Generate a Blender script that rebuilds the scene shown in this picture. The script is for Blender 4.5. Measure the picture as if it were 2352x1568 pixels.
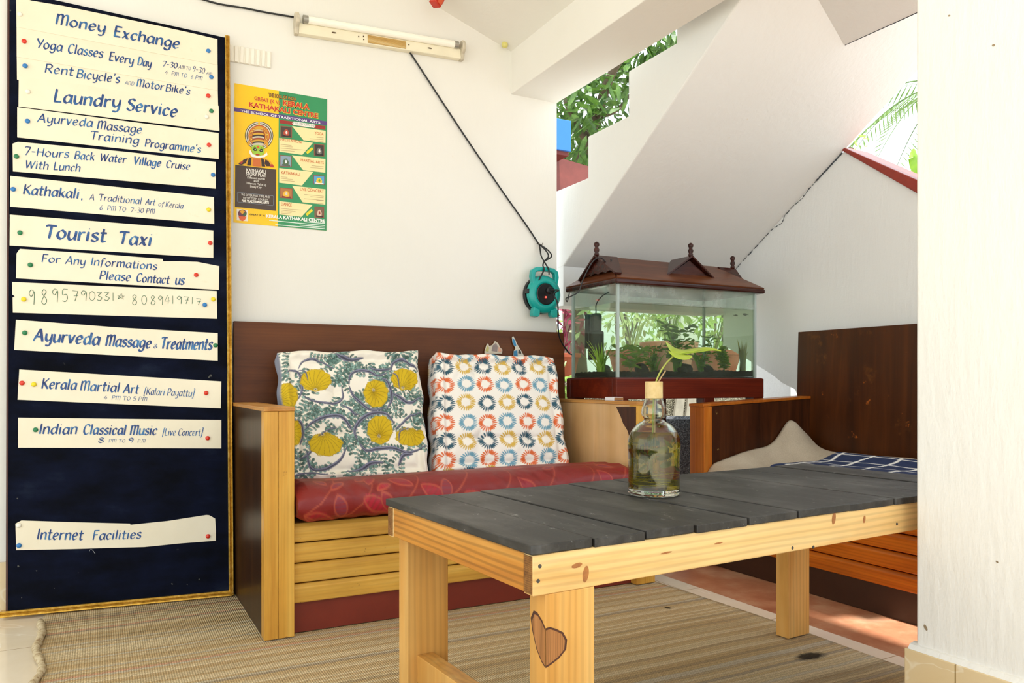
import bpy, bmesh, math, random
import numpy as np
from mathutils import Vector, Matrix

random.seed(7)
rng = np.random.default_rng(11)
scene = bpy.context.scene
for o in list(bpy.data.objects):
    bpy.data.objects.remove(o)
COL = scene.collection
PI = math.pi

# ------------------------------------------------------------------ camera, sky, sun, exposure
YAW = math.radians(27.9)          # camera turned this far to the right of the back wall's normal
FPX, CX, HY, EYE = 1786.0, 1176.0, 877.0, 0.755
cam_data = bpy.data.cameras.new('camera')
cam_data.sensor_width = 36.0
cam_data.lens = FPX / 2352.0 * 36.0
cam_data.shift_y = (HY - 784.0) / 2352.0
cam_data.clip_start = 0.05
cam = bpy.data.objects.new('camera', cam_data)
COL.objects.link(cam)
cam.location = (0, 0, EYE)
cam.rotation_euler = (PI / 2, 0, -YAW)
scene.camera = cam

world = bpy.data.worlds.new('sky')
scene.world = world
world.use_nodes = True
wn = world.node_tree
bg = wn.nodes['Background']
bg.inputs['Color'].default_value = (0.835, 0.93, 1.0, 1)
bg.inputs['Strength'].default_value = 1.62

sun_data = bpy.data.lights.new('sun', 'SUN')
sun_data.energy = 6.5
sun_data.angle = math.radians(1.5)
sun_data.color = (1.0, 0.975, 0.94)
sun = bpy.data.objects.new('sun', sun_data)
COL.objects.link(sun)
sun.rotation_euler = Vector((0.06, 0.28, -1.0)).to_track_quat('-Z', 'Y').to_euler()

scene.view_settings.view_transform = 'Standard'
scene.view_settings.look = 'None'
scene.view_settings.gamma = 1.0
scene.view_settings.use_curve_mapping = False
scene.view_settings.exposure = 0.52
scene.cycles.use_denoising = True
scene.cycles.max_bounces = 10
scene.cycles.diffuse_bounces = 6
scene.cycles.transparent_max_bounces = 24
scene.cycles.sample_clamp_indirect = 8.0

# ------------------------------------------------------------------ pixel -> place on a real plane
SY, CYW = math.sin(YAW), math.cos(YAW)
def ray(px, py):
    xr, up = (px - CX) / FPX, (HY - py) / FPX
    return np.array([SY + CYW * xr, CYW - SY * xr, up])
def on_floor(px, py, z=0.0):
    d = ray(px, py); t = (z - EYE) / d[2]
    return Vector((d[0]*t, d[1]*t, z))
def on_y(px, py, Y):
    d = ray(px, py); t = Y / d[1]
    return Vector((d[0]*t, Y, EYE + d[2]*t))
def on_x(px, py, X):
    d = ray(px, py); t = X / d[0]
    return Vector((X, d[1]*t, EYE + d[2]*t))

# ------------------------------------------------------------------ colours and materials
def lin(h):
    h = h.lstrip('#')
    v = [int(h[i:i+2], 16) / 255 for i in (0, 2, 4)]
    return tuple(c/12.92 if c <= 0.04045 else ((c+0.055)/1.055)**2.4 for c in v)
def lin4(h): return lin(h) + (1.0,)

class NT:
    def __init__(self, name):
        self.m = bpy.data.materials.new(name); self.m.use_nodes = True
        self.t = self.m.node_tree; self.b = self.t.nodes['Principled BSDF']
        self.out = self.t.nodes['Material Output']
    def n(self, kind, **kw):
        nd = self.t.nodes.new(kind)
        for k, v in kw.items(): setattr(nd, k, v)
        return nd
    def l(self, a, b): self.t.links.new(a, b)
    def coord(self, scale=(1, 1, 1), rot=(0, 0, 0), src='Object'):
        tc = self.n('ShaderNodeTexCoord'); mp = self.n('ShaderNodeMapping')
        mp.inputs['Scale'].default_value = scale; mp.inputs['Rotation'].default_value = rot
        self.l(tc.outputs[src], mp.inputs['Vector']); return mp.outputs[0]
    def noise(self, vec, scale=5, detail=4, rough=0.55, dist=0.0):
        nd = self.n('ShaderNodeTexNoise')
        nd.inputs['Scale'].default_value = scale; nd.inputs['Detail'].default_value = detail
        nd.inputs['Roughness'].default_value = rough; nd.inputs['Distortion'].default_value = dist
        self.l(vec, nd.inputs['Vector']); return nd.outputs[0]
    def ramp(self, fac, stops, interp='LINEAR'):
        nd = self.n('ShaderNodeValToRGB'); cr = nd.color_ramp; cr.interpolation = interp
        while len(cr.elements) < len(stops): cr.elements.new(0.5)
        for e, (p, c) in zip(cr.elements, stops):
            e.position = p; e.color = lin4(c) if isinstance(c, str) else (c, c, c, 1)
        self.l(fac, nd.inputs[0]); return nd.outputs[0]
    def mix(self, fac, a, b, mode='MIX'):
        nd = self.n('ShaderNodeMix', data_type='RGBA', blend_type=mode)
        for s, v in ((nd.inputs[0], fac), (nd.inputs[6], a), (nd.inputs[7], b)):
            if isinstance(v, str): s.default_value = lin4(v)
            elif isinstance(v, (int, float)): s.default_value = v
            else: self.l(v, s)
        return nd.outputs[2]
    def bump(self, h, strength=0.3, dist=0.01, prev=None):
        nd = self.n('ShaderNodeBump'); nd.inputs['Strength'].default_value = strength
        nd.inputs['Distance'].default_value = dist; self.l(h, nd.inputs['Height'])
        if prev is not None: self.l(prev, nd.inputs['Normal'])
        self.l(nd.outputs[0], self.b.inputs['Normal']); return nd.outputs[0]
    def sheen_fac(self, k=0.85, f0=0.035):
        """mirror share of a thin sheet, the same from both of its sides"""
        lw = self.n('ShaderNodeLayerWeight'); lw.inputs[0].default_value = 0.5
        pw_ = self.n('ShaderNodeMath', operation='POWER'); self.l(lw.outputs['Facing'], pw_.inputs[0]); pw_.inputs[1].default_value = 5.0
        ma = self.n('ShaderNodeMath', operation='MULTIPLY_ADD'); self.l(pw_.outputs[0], ma.inputs[0]); ma.inputs[1].default_value = k; ma.inputs[2].default_value = f0
        return ma.outputs[0]
    def base(self, c):
        if isinstance(c, str): self.b.inputs['Base Color'].default_value = lin4(c)
        else: self.l(c, self.b.inputs['Base Color'])
    def set(self, **kw):
        for k, v in kw.items(): self.b.inputs[k.replace('_', ' ')].default_value = v
        return self

MATS = {}
def plain(name, c, rough=0.5, metal=0.0, spec=0.5, var=0.08, vscale=18, **kw):
    """paint / plastic with a faint mottling and micro bump"""
    if name in MATS: return MATS[name]
    s = NT(name); v = s.coord()
    nz = s.noise(v, vscale, 5)
    r = s.ramp(nz, [(0.3, 1 - var), (0.7, 1.0)])
    s.base(s.mix(1.0, c, r, 'MULTIPLY'))
    s.set(Roughness=rough, Metallic=metal); s.b.inputs['Specular IOR Level'].default_value = spec
    for k, x in kw.items(): s.b.inputs[k].default_value = x
    MATS[name] = s.m; return s.m

def wood(name, dark, mid, light, axis='X', scale=1.0, rough=0.42, rings=0.35, wear=None, spots=None, bump=0.12):
    if name in MATS: return MATS[name]
    s = NT(name)
    k = {'X': (0.07, 1, 1), 'Y': (1, 0.07, 1), 'Z': (1, 1, 0.07)}[axis]
    v = s.coord(tuple(q*scale for q in k))
    n1 = s.noise(v, 22, 6, 0.6, 0.6)
    col = s.ramp(n1, [(0.25, dark), (0.5, mid), (0.75, light)])
    nd = s.n('ShaderNodeTexWave', wave_type='BANDS', bands_direction={'X': 'Z', 'Y': 'Z', 'Z': 'X'}[axis])
    nd.inputs['Scale'].default_value = 32; nd.inputs['Distortion'].default_value = 5.0
    nd.inputs['Detail'].default_value = 2; nd.inputs['Detail Scale'].default_value = 0.9
    s.l(v, nd.inputs['Vector'])
    rr = s.ramp(nd.outputs[1], [(0.1, 1 - rings), (0.6, 1.0)])
    col = s.mix(1.0, col, rr, 'MULTIPLY')
    big = s.noise(s.coord((1.5, 1.5, 1.5)), 3.5, 3)
    col = s.mix(0.35, col, s.ramp(big, [(0.3, 0.55), (0.7, 1.0)]), 'MULTIPLY')
    if spots:      # (colour, threshold, scale) worn specks
        sp = s.noise(s.coord(), spots[2], 5, 0.7)
        f = s.ramp(sp, [(spots[1], 0.0), (spots[1] + 0.05, 1.0)])
        col = s.mix(f, col, spots[0])
    if wear:
        sp = s.noise(s.coord((1, 1, 1)), wear[2], 6, 0.65)
        f = s.ramp(sp, [(wear[1], 0.0), (wear[1] + 0.12, 0.8)])
        col = s.mix(f, col, wear[0])
    s.base(col); s.set(Roughness=rough); s.b.inputs['Specular IOR Level'].default_value = 0.3
    s.bump(n1, bump, 0.004)
    MATS[name] = s.m; return s.m

def attr_mat(name, rough=0.85, fabric=True, sheen=0.0):
    if name in MATS: return MATS[name]
    s = NT(name)
    a = s.n('ShaderNodeAttribute', attribute_name='Col')
    s.base(a.outputs['Color']); s.set(Roughness=rough)
    if fabric:
        w = s.noise(s.coord(), 900, 2)
        n2 = s.noise(s.coord(), 26, 4)
        p = s.bump(n2, 0.25, 0.01)
        s.bump(w, 0.12, 0.002, p)
    if sheen: s.b.inputs['Sheen Weight'].default_value = sheen
    MATS[name] = s.m; return s.m

def clear_glass(name, tint, fres=1.45, rough=0.02, haze=0.0, hazecol='#dfe8e0'):
    """thin pane: see-through tint plus mirror reflection, with a little dried water film"""
    if name in MATS: return MATS[name]
    s = NT(name); t = s.t
    tr = s.n('ShaderNodeBsdfTransparent'); tr.inputs[0].default_value = lin4(tint)
    gl = s.n('ShaderNodeBsdfGlossy'); gl.inputs['Roughness'].default_value = rough
    fr = s.sheen_fac()
    mx = s.n('ShaderNodeMixShader'); s.l(fr, mx.inputs[0]); s.l(tr.outputs[0], mx.inputs[1]); s.l(gl.outputs[0], mx.inputs[2])
    last = mx.outputs[0]
    if haze:
        df = s.n('ShaderNodeBsdfDiffuse'); df.inputs[0].default_value = lin4(hazecol)
        nz = s.noise(s.coord(), 14, 6, 0.7)
        f = s.ramp(nz, [(0.35, haze * 0.25), (0.75, haze)])
        m2 = s.n('ShaderNodeMixShader'); s.l(f, m2.inputs[0]); s.l(last, m2.inputs[1]); s.l(df.outputs[0], m2.inputs[2]); last = m2.outputs[0]
    s.l(last, s.out.inputs['Surface'])
    MATS[name] = s.m; return s.m

# ------------------------------------------------------------------ object helpers
WM = {}
def tag(o, label=None, cat=None, group=None, kind=None):
    if label: o['label'] = label
    if cat: o['category'] = cat
    if group: o['group'] = group
    if kind: o['kind'] = kind
    return o
def thing(name, label, cat, loc=(0, 0, 0), rotz=0.0, group=None):
    o = bpy.data.objects.new(name, None); COL.objects.link(o)
    o.empty_display_size = 0.05
    o.location = loc; o.rotation_euler = (0, 0, rotz)
    WM[o.name] = Matrix.Translation(Vector(loc)) @ Matrix.Rotation(rotz, 4, 'Z')
    return tag(o, label, cat, group)
def link_mesh(name, me, mat, parent=None, local=False, smooth=False, origin=None):
    """world-space mesh -> object; LOCAL: the mesh is already in the parent's space"""
    if parent is not None and not local:
        me.transform(WM[parent.name].inverted())
    o = bpy.data.objects.new(name, me); COL.objects.link(o)
    M = WM[parent.name] if parent is not None else Matrix.Identity(4)
    if parent is not None: o.parent = parent
    elif origin is not None:
        me.transform(Matrix.Translation(-Vector(origin))); o.location = origin; M = Matrix.Translation(Vector(origin))
    WM[o.name] = M
    if mat is not None and len(me.materials) == 0: me.materials.append(mat)
    if smooth:
        me.polygons.foreach_set('use_smooth', [True] * len(me.polygons))
    me.update(); return o

class MB:
    def __init__(self): self.b = bmesh.new()
    def poly_prism(self, pts, off):
        """closed polygon (3-D points) pushed along OFF"""
        off = Vector(off); a = [self.b.verts.new(Vector(p)) for p in pts]; c = [self.b.verts.new(Vector(p) + off) for p in pts]
        self.b.faces.new(a); self.b.faces.new(c[::-1])
        n = len(a)
        for i in range(n):
            j = (i + 1) % n; self.b.faces.new((a[j], a[i], c[i], c[j]))
        return self
    def box(self, lo, hi, M=None):
        x0, y0, z0 = lo; x1, y1, z1 = hi
        vs = [Vector(p) for p in ((x0,y0,z0),(x1,y0,z0),(x1,y1,z0),(x0,y1,z0),(x0,y0,z1),(x1,y0,z1),(x1,y1,z1),(x0,y1,z1))]
        if M is not None: vs = [M @ v for v in vs]
        v = [self.b.verts.new(p) for p in vs]
        for f in ((3,2,1,0),(4,5,6,7),(0,1,5,4),(1,2,6,5),(2,3,7,6),(3,0,4,7)): self.b.faces.new([v[i] for i in f])
        return self
    def tube(self, pts, r, n=8, caps=True):
        pts = [Vector(p) for p in pts]; m = len(pts)
        rs = r if isinstance(r, (list, tuple)) else [r] * m
        rings = []; up = None
        for i, p in enumerate(pts):
            d = (pts[min(i+1, m-1)] - pts[max(i-1, 0)])
            if d.length < 1e-9: d = Vector((0, 0, 1))
            d.normalize()
            if up is None:
                up = d.orthogonal().normalized()
            else:
                up = (up - d * up.dot(d));
                up = up.normalized() if up.length > 1e-6 else d.orthogonal().normalized()
            s = d.cross(up)
            rings.append([self.b.verts.new(p + (up*math.cos(2*PI*k/n) + s*math.sin(2*PI*k/n)) * rs[i]) for k in range(n)])
        for a, c in zip(rings, rings[1:]):
            for k in range(n): self.b.faces.new((a[k], a[(k+1) % n], c[(k+1) % n], c[k]))
        if caps: self.b.faces.new(rings[0][::-1]); self.b.faces.new(rings[-1])
        return self
    def lathe(self, prof, c=(0, 0, 0), n=24, M=None, caps=True):
        """profile [(r,z)] spun about z"""
        c = Vector(c); rings = []
        for r, z in prof:
            ring = []
            for k in range(n):
                p = Vector((r*math.cos(2*PI*k/n), r*math.sin(2*PI*k/n), z))
                if M is not None: p = M @ p
                ring.append(self.b.verts.new(p + c))
            rings.append(ring)
        for a, d in zip(rings, rings[1:]):
            for k in range(n): self.b.faces.new((a[k], a[(k+1) % n], d[(k+1) % n], d[k]))
        if caps: self.b.faces.new(rings[0][::-1]); self.b.faces.new(rings[-1])
        return self
    def ball(self, c, r, sub=2, sq=(1, 1, 1)):
        res = bmesh.ops.create_icosphere(self.b, subdivisions=sub, radius=1.0)
        for v in res['verts']: v.co = Vector(c) + Vector((v.co.x*r*sq[0], v.co.y*r*sq[1], v.co.z*r*sq[2]))
        return self
    def raw(self, vs, fs):
        v = [self.b.verts.new(Vector(p)) for p in vs]
        for f in fs:
            try: self.b.faces.new([v[i] for i in f])
            except ValueError: pass
        return self
    def build(self, name, mat, parent=None, local=False, smooth=False, bevel=0.0, origin=None, fixn=True, seg=2):
        if fixn: bmesh.ops.recalc_face_normals(self.b, faces=self.b.faces[:])
        me = bpy.data.meshes.new(name); self.b.to_mesh(me); self.b.free()
        o = link_mesh(name, me, mat, parent, local, smooth, origin)
        if bevel:
            md = o.modifiers.new('bevel', 'BEVEL'); md.width = bevel; md.segments = seg; md.limit_method = 'ANGLE'; md.angle_limit = 0.6
            md.harden_normals = False
        return o

def struct(name, mb, mat, **kw):
    o = mb.build(name, mat, **kw); o['kind'] = 'structure'; return o

def catmull(pts, k=8):
    P = [Vector(p) for p in pts]; P = [P[0]*2 - P[1]] + P + [P[-1]*2 - P[-2]]; out = []
    for i in range(1, len(P) - 2):
        for s in range(k):
            t = s / k; a, b, c, d = P[i-1], P[i], P[i+1], P[i+2]
            out.append(0.5*((2*b) + (c-a)*t + (2*a-5*b+4*c-d)*t*t + (3*b-a-3*c+d)*t**3))
    out.append(P[-2]); return out

def grid_mesh(name, P, colors=None, closed_u=False):
    """P: array (nv, nu, 3) -> quad grid mesh, COLORS same shape -> point colours 'Col'"""
    nv, nu = P.shape[:2]
    me = bpy.data.meshes.new(name)
    idx = np.arange(nv*nu).reshape(nv, nu)
    a, b, c, d = idx[:-1, :-1], idx[:-1, 1:], idx[1:, 1:], idx[1:, :-1]
    F = np.stack([a, b, c, d], -1).reshape(-1, 4)
    if closed_u:
        F = np.concatenate([F, np.stack([idx[:-1, -1], idx[:-1, 0], idx[1:, 0], idx[1:, -1]], -1).reshape(-1, 4)])
    me.from_pydata(P.reshape(-1, 3).tolist(), [], F.tolist())
    if colors is not None:
        at = me.color_attributes.new('Col', 'FLOAT_COLOR', 'POINT')
        rgba = np.ones((nv*nu, 4), np.float32); rgba[:, :3] = colors.reshape(-1, 3)
        at.data.foreach_set('color', rgba.ravel())
    return me

class Paint:
    """small painter: flat printed pattern that ends up as the cloth's own colour"""
    def __init__(self, h, w, bgc):
        self.h, self.w = h, w; self.a = np.empty((h, w, 3)); self.a[:] = lin(bgc)
    def _win(self, x0, x1, y0, y1):
        x0 = max(0, int(x0)); x1 = min(self.w, int(x1) + 2); y0 = max(0, int(y0)); y1 = min(self.h, int(y1) + 2)
        if x1 <= x0 or y1 <= y0: return None
        yy, xx = np.mgrid[y0:y1, x0:x1]; return (slice(y0, y1), slice(x0, x1)), xx + 0.5, yy + 0.5
    def _put(self, sl, m, c):
        c = np.array(lin(c)) if isinstance(c, str) else c
        m = np.clip(m, 0, 1)[..., None]; self.a[sl] = self.a[sl]*(1-m) + c*m
    def ell(self, cx, cy, rx, ry, ang, c, soft=0.8):
        R = max(rx, ry) + 2; w = self._win(cx-R, cx+R, cy-R, cy+R)
        if not w: return
        sl, x, y = w; ca, sa = math.cos(ang), math.sin(ang)
        u = (x-cx)*ca + (y-cy)*sa; v = -(x-cx)*sa + (y-cy)*ca
        d = np.sqrt((u/rx)**2 + (v/ry)**2); self._put(sl, (1-d)*min(rx, ry)/soft + 0.5, c)
    def line(self, pts, w, c):
        for (x0, y0), (x1, y1), ww in zip(pts, pts[1:], w if isinstance(w, list) else [w]*(len(pts)-1)):
            r = ww/2 + 1; q = self._win(min(x0, x1)-r, max(x0, x1)+r, min(y0, y1)-r, max(y0, y1)+r)
            if not q: continue
            sl, x, y = q; dx, dy = x1-x0, y1-y0; L = dx*dx+dy*dy or 1e-9
            t = np.clip(((x-x0)*dx + (y-y0)*dy)/L, 0, 1)
            d = np.hypot(x-x0-t*dx, y-y0-t*dy); self._put(sl, ww/2 - d + 0.5, c)
def spline2(pts, k=10): return [(p.x, p.y) for p in catmull([(x, y, 0) for x, y in pts], k)]

# ------------------------------------------------------------------ lettering
_font_cap = None
def text_geo(s, bold=0.0):
    cu = bpy.data.curves.new('lettering', 'FONT'); cu.body = s; cu.size = 1.0; cu.offset = bold; cu.resolution_u = 3
    ob = bpy.data.objects.new('lettering', cu); COL.objects.link(ob)
    dg = bpy.context.evaluated_depsgraph_get(); me = bpy.data.meshes.new_from_object(ob.evaluated_get(dg))
    V = np.array([v.co[:] for v in me.vertices]) if len(me.vertices) else np.zeros((0, 3))
    F = [tuple(p.vertices) for p in me.polygons]
    bpy.data.objects.remove(ob); bpy.data.curves.remove(cu); bpy.data.meshes.remove(me)
    return V, F
def font_cap():
    global _font_cap
    if _font_cap is None:
        V, _ = text_geo('H'); _font_cap = V[:, 1].max() - V[:, 1].min()
    return _font_cap
def word_px(s, x0, y0, x1, y1, cap, shear=0.22, bold=0.012):
    """a word laid along the pixel baseline (x0,y0)-(x1,y1); returns pixel positions"""
    V, F = text_geo(s, bold)
    if len(V) == 0: return V[:, :2], F
    w0, w1 = V[:, 0].min(), V[:, 0].max(); yy = V[:, 1] / font_cap()
    sh = shear * cap
    u = (V[:, 0]-w0) / (w1-w0) * max(1.0, (abs(x1-x0) - sh))/max(1e-6, abs(x1-x0))
    X = x0 + u*(x1-x0) + yy*sh; Y = y0 + u*(y1-y0) - yy*cap
    return np.stack([X, Y], 1), F

def letters(name, words, surf, mat, parent, scale=1.0, ox=0.0, oy=0.0, lift=0.0012, shear=0.22, bold=0.012):
    """words: (text, x0, y0, x1, y1, cap[, bold[, shear]]) in crop pixels; SURF maps pixels to 3-D points"""
    vs, fs = [], []
    for w in words:
        bd = w[6] if len(w) > 6 else bold; sr = w[7] if len(w) > 7 else shear
        P, F = word_px(w[0], ox + w[1]/scale, oy + w[2]/scale, ox + w[3]/scale, oy + w[4]/scale, w[5]/scale, sr, bd)
        n = len(vs); vs += [surf(x, y, lift) for x, y in P]; fs += [tuple(i+n for i in f) for f in F]
    me = bpy.data.meshes.new(name); me.from_pydata(vs, [], fs)
    return link_mesh(name, me, mat, parent)
# ------------------------------------------------------------------ hand-painted brush lettering
_S = """A .70 0,0;.36,1|.36,1;.64,0|.12,.36;.54,.36
B .60 .08,0;.08,1|~.06,.98;.40,.99;.52,.78;.38,.56;.10,.53|~.10,.53;.44,.51;.57,.27;.42,.02;.06,.01
C .60 ~.55,.84;.42,1;.20,.94;.07,.6;.09,.24;.24,.02;.42,.03;.55,.16
D .64 .08,0;.08,1|~.05,.99;.38,.97;.59,.55;.42,.07;.05,.01
E .52 .08,0;.08,1|.06,.98;.48,.99|.08,.53;.40,.54|.06,.02;.48,.02
F .50 .08,0;.08,1|.06,.98;.48,.99|.08,.53;.40,.54
H .66 .08,0;.08,1|.56,0;.56,1|.08,.52;.56,.52
I .22 .11,0;.11,1
K .60 .08,0;.08,1|.54,1;.10,.45|.20,.56;.58,0
L .50 .08,1;.08,0|.06,.02;.48,.04
M .84 .10,0;.10,.98|~.10,.66;.20,.92;.34,.98;.42,.82;.42,0|~.42,.66;.53,.92;.67,.98;.75,.82;.75,0
N .64 .08,0;.08,.98|~.08,.66;.24,.94;.42,.98;.52,.80;.52,0
O .64 ~.32,1;.12,.82;.07,.4;.28,0;.52,.22;.56,.7;.32,1
P .56 .08,0;.08,1|~.05,.98;.38,.99;.52,.74;.38,.49;.10,.46
R .62 .08,0;.08,1|~.05,.98;.38,.99;.52,.75;.38,.52;.10,.48|.26,.48;.57,0
S .52 ~.48,.87;.33,1;.12,.90;.10,.68;.30,.52;.46,.34;.40,.07;.20,0;.03,.14
T .60 .30,1;.28,0|~.0,.90;.08,.99;.58,.98
V .60 .02,1;.26,0|.26,0;.56,1
W .92 .02,1;.20,0|.20,0;.44,.9|.44,.9;.62,0|.62,0;.88,1
Y .58 .0,1;.27,.5|.57,1;.24,.0
a .54 ~.45,.57;.28,.66;.11,.50;.07,.20;.20,0;.36,.10;.46,.34|.48,.66;.46,.04;.54,.02
b .54 .08,.02;.08,1|~.09,.44;.28,.66;.46,.48;.46,.18;.28,0;.09,.06
c .46 ~.43,.54;.28,.66;.11,.50;.07,.20;.22,0;.42,.12
d .56 ~.45,.57;.28,.66;.11,.50;.07,.20;.20,0;.36,.10;.46,.34|.48,1;.47,0
e .50 ~.09,.31;.40,.40;.39,.58;.26,.66;.11,.50;.08,.20;.22,0;.43,.13
f .40 ~.42,.92;.30,1;.18,.86;.16,.3;.12,-.22|.02,.64;.36,.66
g .54 ~.45,.57;.28,.66;.11,.50;.08,.24;.20,.06;.36,.14;.46,.36|~.48,.66;.47,0;.38,-.28;.18,-.30;.06,-.18
h .54 .08,0;.08,1|~.08,.40;.24,.64;.42,.62;.46,.42;.46,0
i .22 .10,0;.10,.66|.09,.88;.13,.92
k .50 .08,0;.08,1|.42,.66;.10,.28|.20,.38;.46,0
l .22 .10,0;.10,1
m .80 .08,0;.08,.66|~.08,.40;.20,.63;.36,.62;.40,.42;.40,0|~.40,.40;.52,.63;.68,.62;.72,.42;.72,0
n .54 .08,0;.08,.66|~.08,.40;.24,.64;.42,.62;.46,.42;.46,0
o .54 ~.27,.66;.10,.50;.07,.20;.26,0;.45,.16;.47,.46;.27,.66
p .54 .08,.66;.07,-.34|~.09,.44;.28,.66;.46,.48;.46,.18;.28,0;.09,.06
r .40 .08,0;.08,.66|~.08,.38;.20,.60;.38,.64
s .42 ~.39,.57;.26,.66;.10,.57;.13,.41;.31,.30;.38,.15;.25,0;.04,.08
t .38 ~.17,.94;.16,.20;.22,.02;.38,.06|.02,.64;.36,.66
u .54 ~.08,.66;.09,.18;.22,.0;.38,.12;.46,.34|.48,.66;.47,0
v .48 .04,.66;.22,0|.22,0;.44,.66
w .70 .04,.66;.18,0|.18,0;.35,.6|.35,.6;.50,0|.50,0;.66,.66
x .52 ~.04,.62;.14,.60;.36,.06;.48,.04|.46,.66;.05,0
y .52 ~.07,.66;.10,.26;.22,.10;.36,.16;.46,.36|~.48,.66;.47,0;.38,-.28;.14,-.30
' .18 .11,1.02;.07,.82
, .20 .10,.10;.05,-.14
. .18 .06,.02;.10,.05
- .42 .06,.44;.36,.44
& .52 ~.48,.02;.14,.66;.22,.86;.36,.72;.06,.28;.16,.0;.32,.04;.46,.34
[ .30 ~.26,1.12;.12,1.02;.10,.4;.06,-.16;.20,-.2
] .30 ~.10,1.12;.22,1.06;.20,.4;.16,-.16;.02,-.2
0 .56 ~.28,1;.08,.75;.08,.28;.28,0;.48,.28;.48,.75;.28,1
3 .52 ~.06,.90;.26,1;.44,.80;.20,.54|~.20,.54;.46,.38;.40,.08;.06,.06
4 .58 .34,1;.02,.32|.02,.32;.56,.36|.40,.66;.36,0
5 .52 .12,1;.46,1|.12,1;.10,.56|~.10,.56;.34,.62;.46,.36;.34,.04;.04,.06
6 .54 ~.42,1;.18,.70;.08,.24;.26,0;.46,.22;.36,.48;.10,.34
7 .54 ~.02,.90;.10,.99;.50,.97|.50,.97;.20,0
8 .56 ~.42,.86;.26,1;.10,.80;.26,.56;.46,.30;.28,0;.08,.22;.26,.54;.44,.78;.40,.90
9 .54 ~.44,.84;.26,1;.08,.78;.22,.52;.42,.66;.46,.9;.42,.3;.30,0"""
GLY = {}
for ln in _S.split('\n'):
    ch, adv, rest = ln.split(' ', 2)
    sts = []
    for st in rest.split('|'):
        sm = st.startswith('~'); pts = [tuple(float(q) for q in p.split(',')) for p in st.lstrip('~').split(';')]
        sts.append((sm, pts))
    GLY[ch] = (float(adv), sts)
def brush_word(s, x0, y0, x1, y1, cap, weight, shear):
    """stroke-built word along the pixel baseline; a broad brush held at 35 degrees gives thick and thin"""
    adv = 0.0; items = []
    for ch in s:
        if ch == ' ': adv += 0.34; continue
        a, sts = GLY[ch]; items.append((adv, sts)); adv += a + 0.07
    adv -= 0.07
    span = max(1.0, abs(x1-x0) - shear*cap); kx_ = span/adv; ky = cap
    sl = (y1-y0)/max(1e-6, (x1-x0)); wmin, wmax = 0.042 + weight*0.18, 0.05 + weight
    V, F = [], []
    jit = random.Random(s)
    for off, sts in items:
        dy = jit.uniform(-.015, .015); sc = jit.uniform(.97, 1.03)
        for sm, pts in sts:
            P = spline2(pts, 5) if sm else [(pts[0][0] + (pts[1][0]-pts[0][0])*t, pts[0][1] + (pts[1][1]-pts[0][1])*t) for t in (0, .15, .5, .85, 1)] if len(pts) == 2 else pts
            Q_ = [((off + x)*kx_ + (y*sc + dy)*ky*shear, (y*sc + dy)*ky) for x, y in P]      # pixels, y up
            n0 = len(V); m = len(Q_)
            for i, (x, y) in enumerate(Q_):
                a, b = Q_[max(0, i-1)], Q_[min(m-1, i+1)]; tx, ty = b[0]-a[0], b[1]-a[1]; L = math.hypot(tx, ty) or 1e-6; tx, ty = tx/L, ty/L
                th = math.atan2(ty, tx); w = (wmin + (wmax-wmin)*abs(math.sin(th - math.radians(30))))*cap*0.5
                if m > 3 and weight > .06: w *= 0.78 + 0.22*math.sin(PI*min(1, (i + .6)/(m - .2)))
                ex = (-0.3*w if i == 0 else 0.3*w if i == m-1 else 0)
                cx_, cy_ = x + tx*ex, y + ty*ex
                for sg in (1, -1):
                    u, v = cx_ - ty*w*sg, cy_ + tx*w*sg
                    V.append((x0 + u, y0 + u*sl - v))
            for i in range(m-1): F.append((n0+2*i, n0+2*i+1, n0+2*i+3, n0+2*i+2))
    return V, F
def brush_letters(words, surf, mat, parent, scale, oy):
    for w in words:
        wt = w[6] if len(w) > 6 else .155
        V, F = brush_word(w[0], w[1]/scale, oy + w[2]/scale, w[3]/scale, oy + w[4]/scale, w[5]/scale, wt, .20)
        me = bpy.data.meshes.new('lettering'); me.from_pydata([surf(x, y, 0) for x, y in V], [], F)
        link_mesh('lettering', me, mat, parent)
# ================================================================== the setting
WY = 3.0            # front face of the back wall
XE = 1.816          # free end of the back wall
XR = 2.90           # face of the wall on the right
def wall_mat(name, c, c2, bump=0.15, stain='#d8c9ae'):
    s = NT(name); v = s.coord()
    n1 = s.noise(v, 1.1, 4); n2 = s.noise(v, 130, 4, 0.6); n3 = s.noise(s.coord((1, 1, 0.25)), 45, 3)
    col = s.ramp(n1, [(0.35, c2), (0.65, c)])
    sp = s.noise(v, 38, 3, 0.5)
    f = s.ramp(sp, [(0.745, 0.0), (0.79, 0.35)])
    s.base(s.mix(f, col, stain)); s.set(Roughness=0.62)
    p = s.bump(n3, bump, 0.006); s.bump(n2, bump*0.8, 0.002, p)
    return s.m
M_WALL = wall_mat('cream_wall_paint', '#eae7e0', '#e6e3da')
M_SLAB = wall_mat('white_plaster', '#e6e7e5', '#e2e2df', 0.3)
M_PILLAR = wall_mat('pillar_paint', '#eeece7', '#ebe8e1', 0.4)

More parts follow.
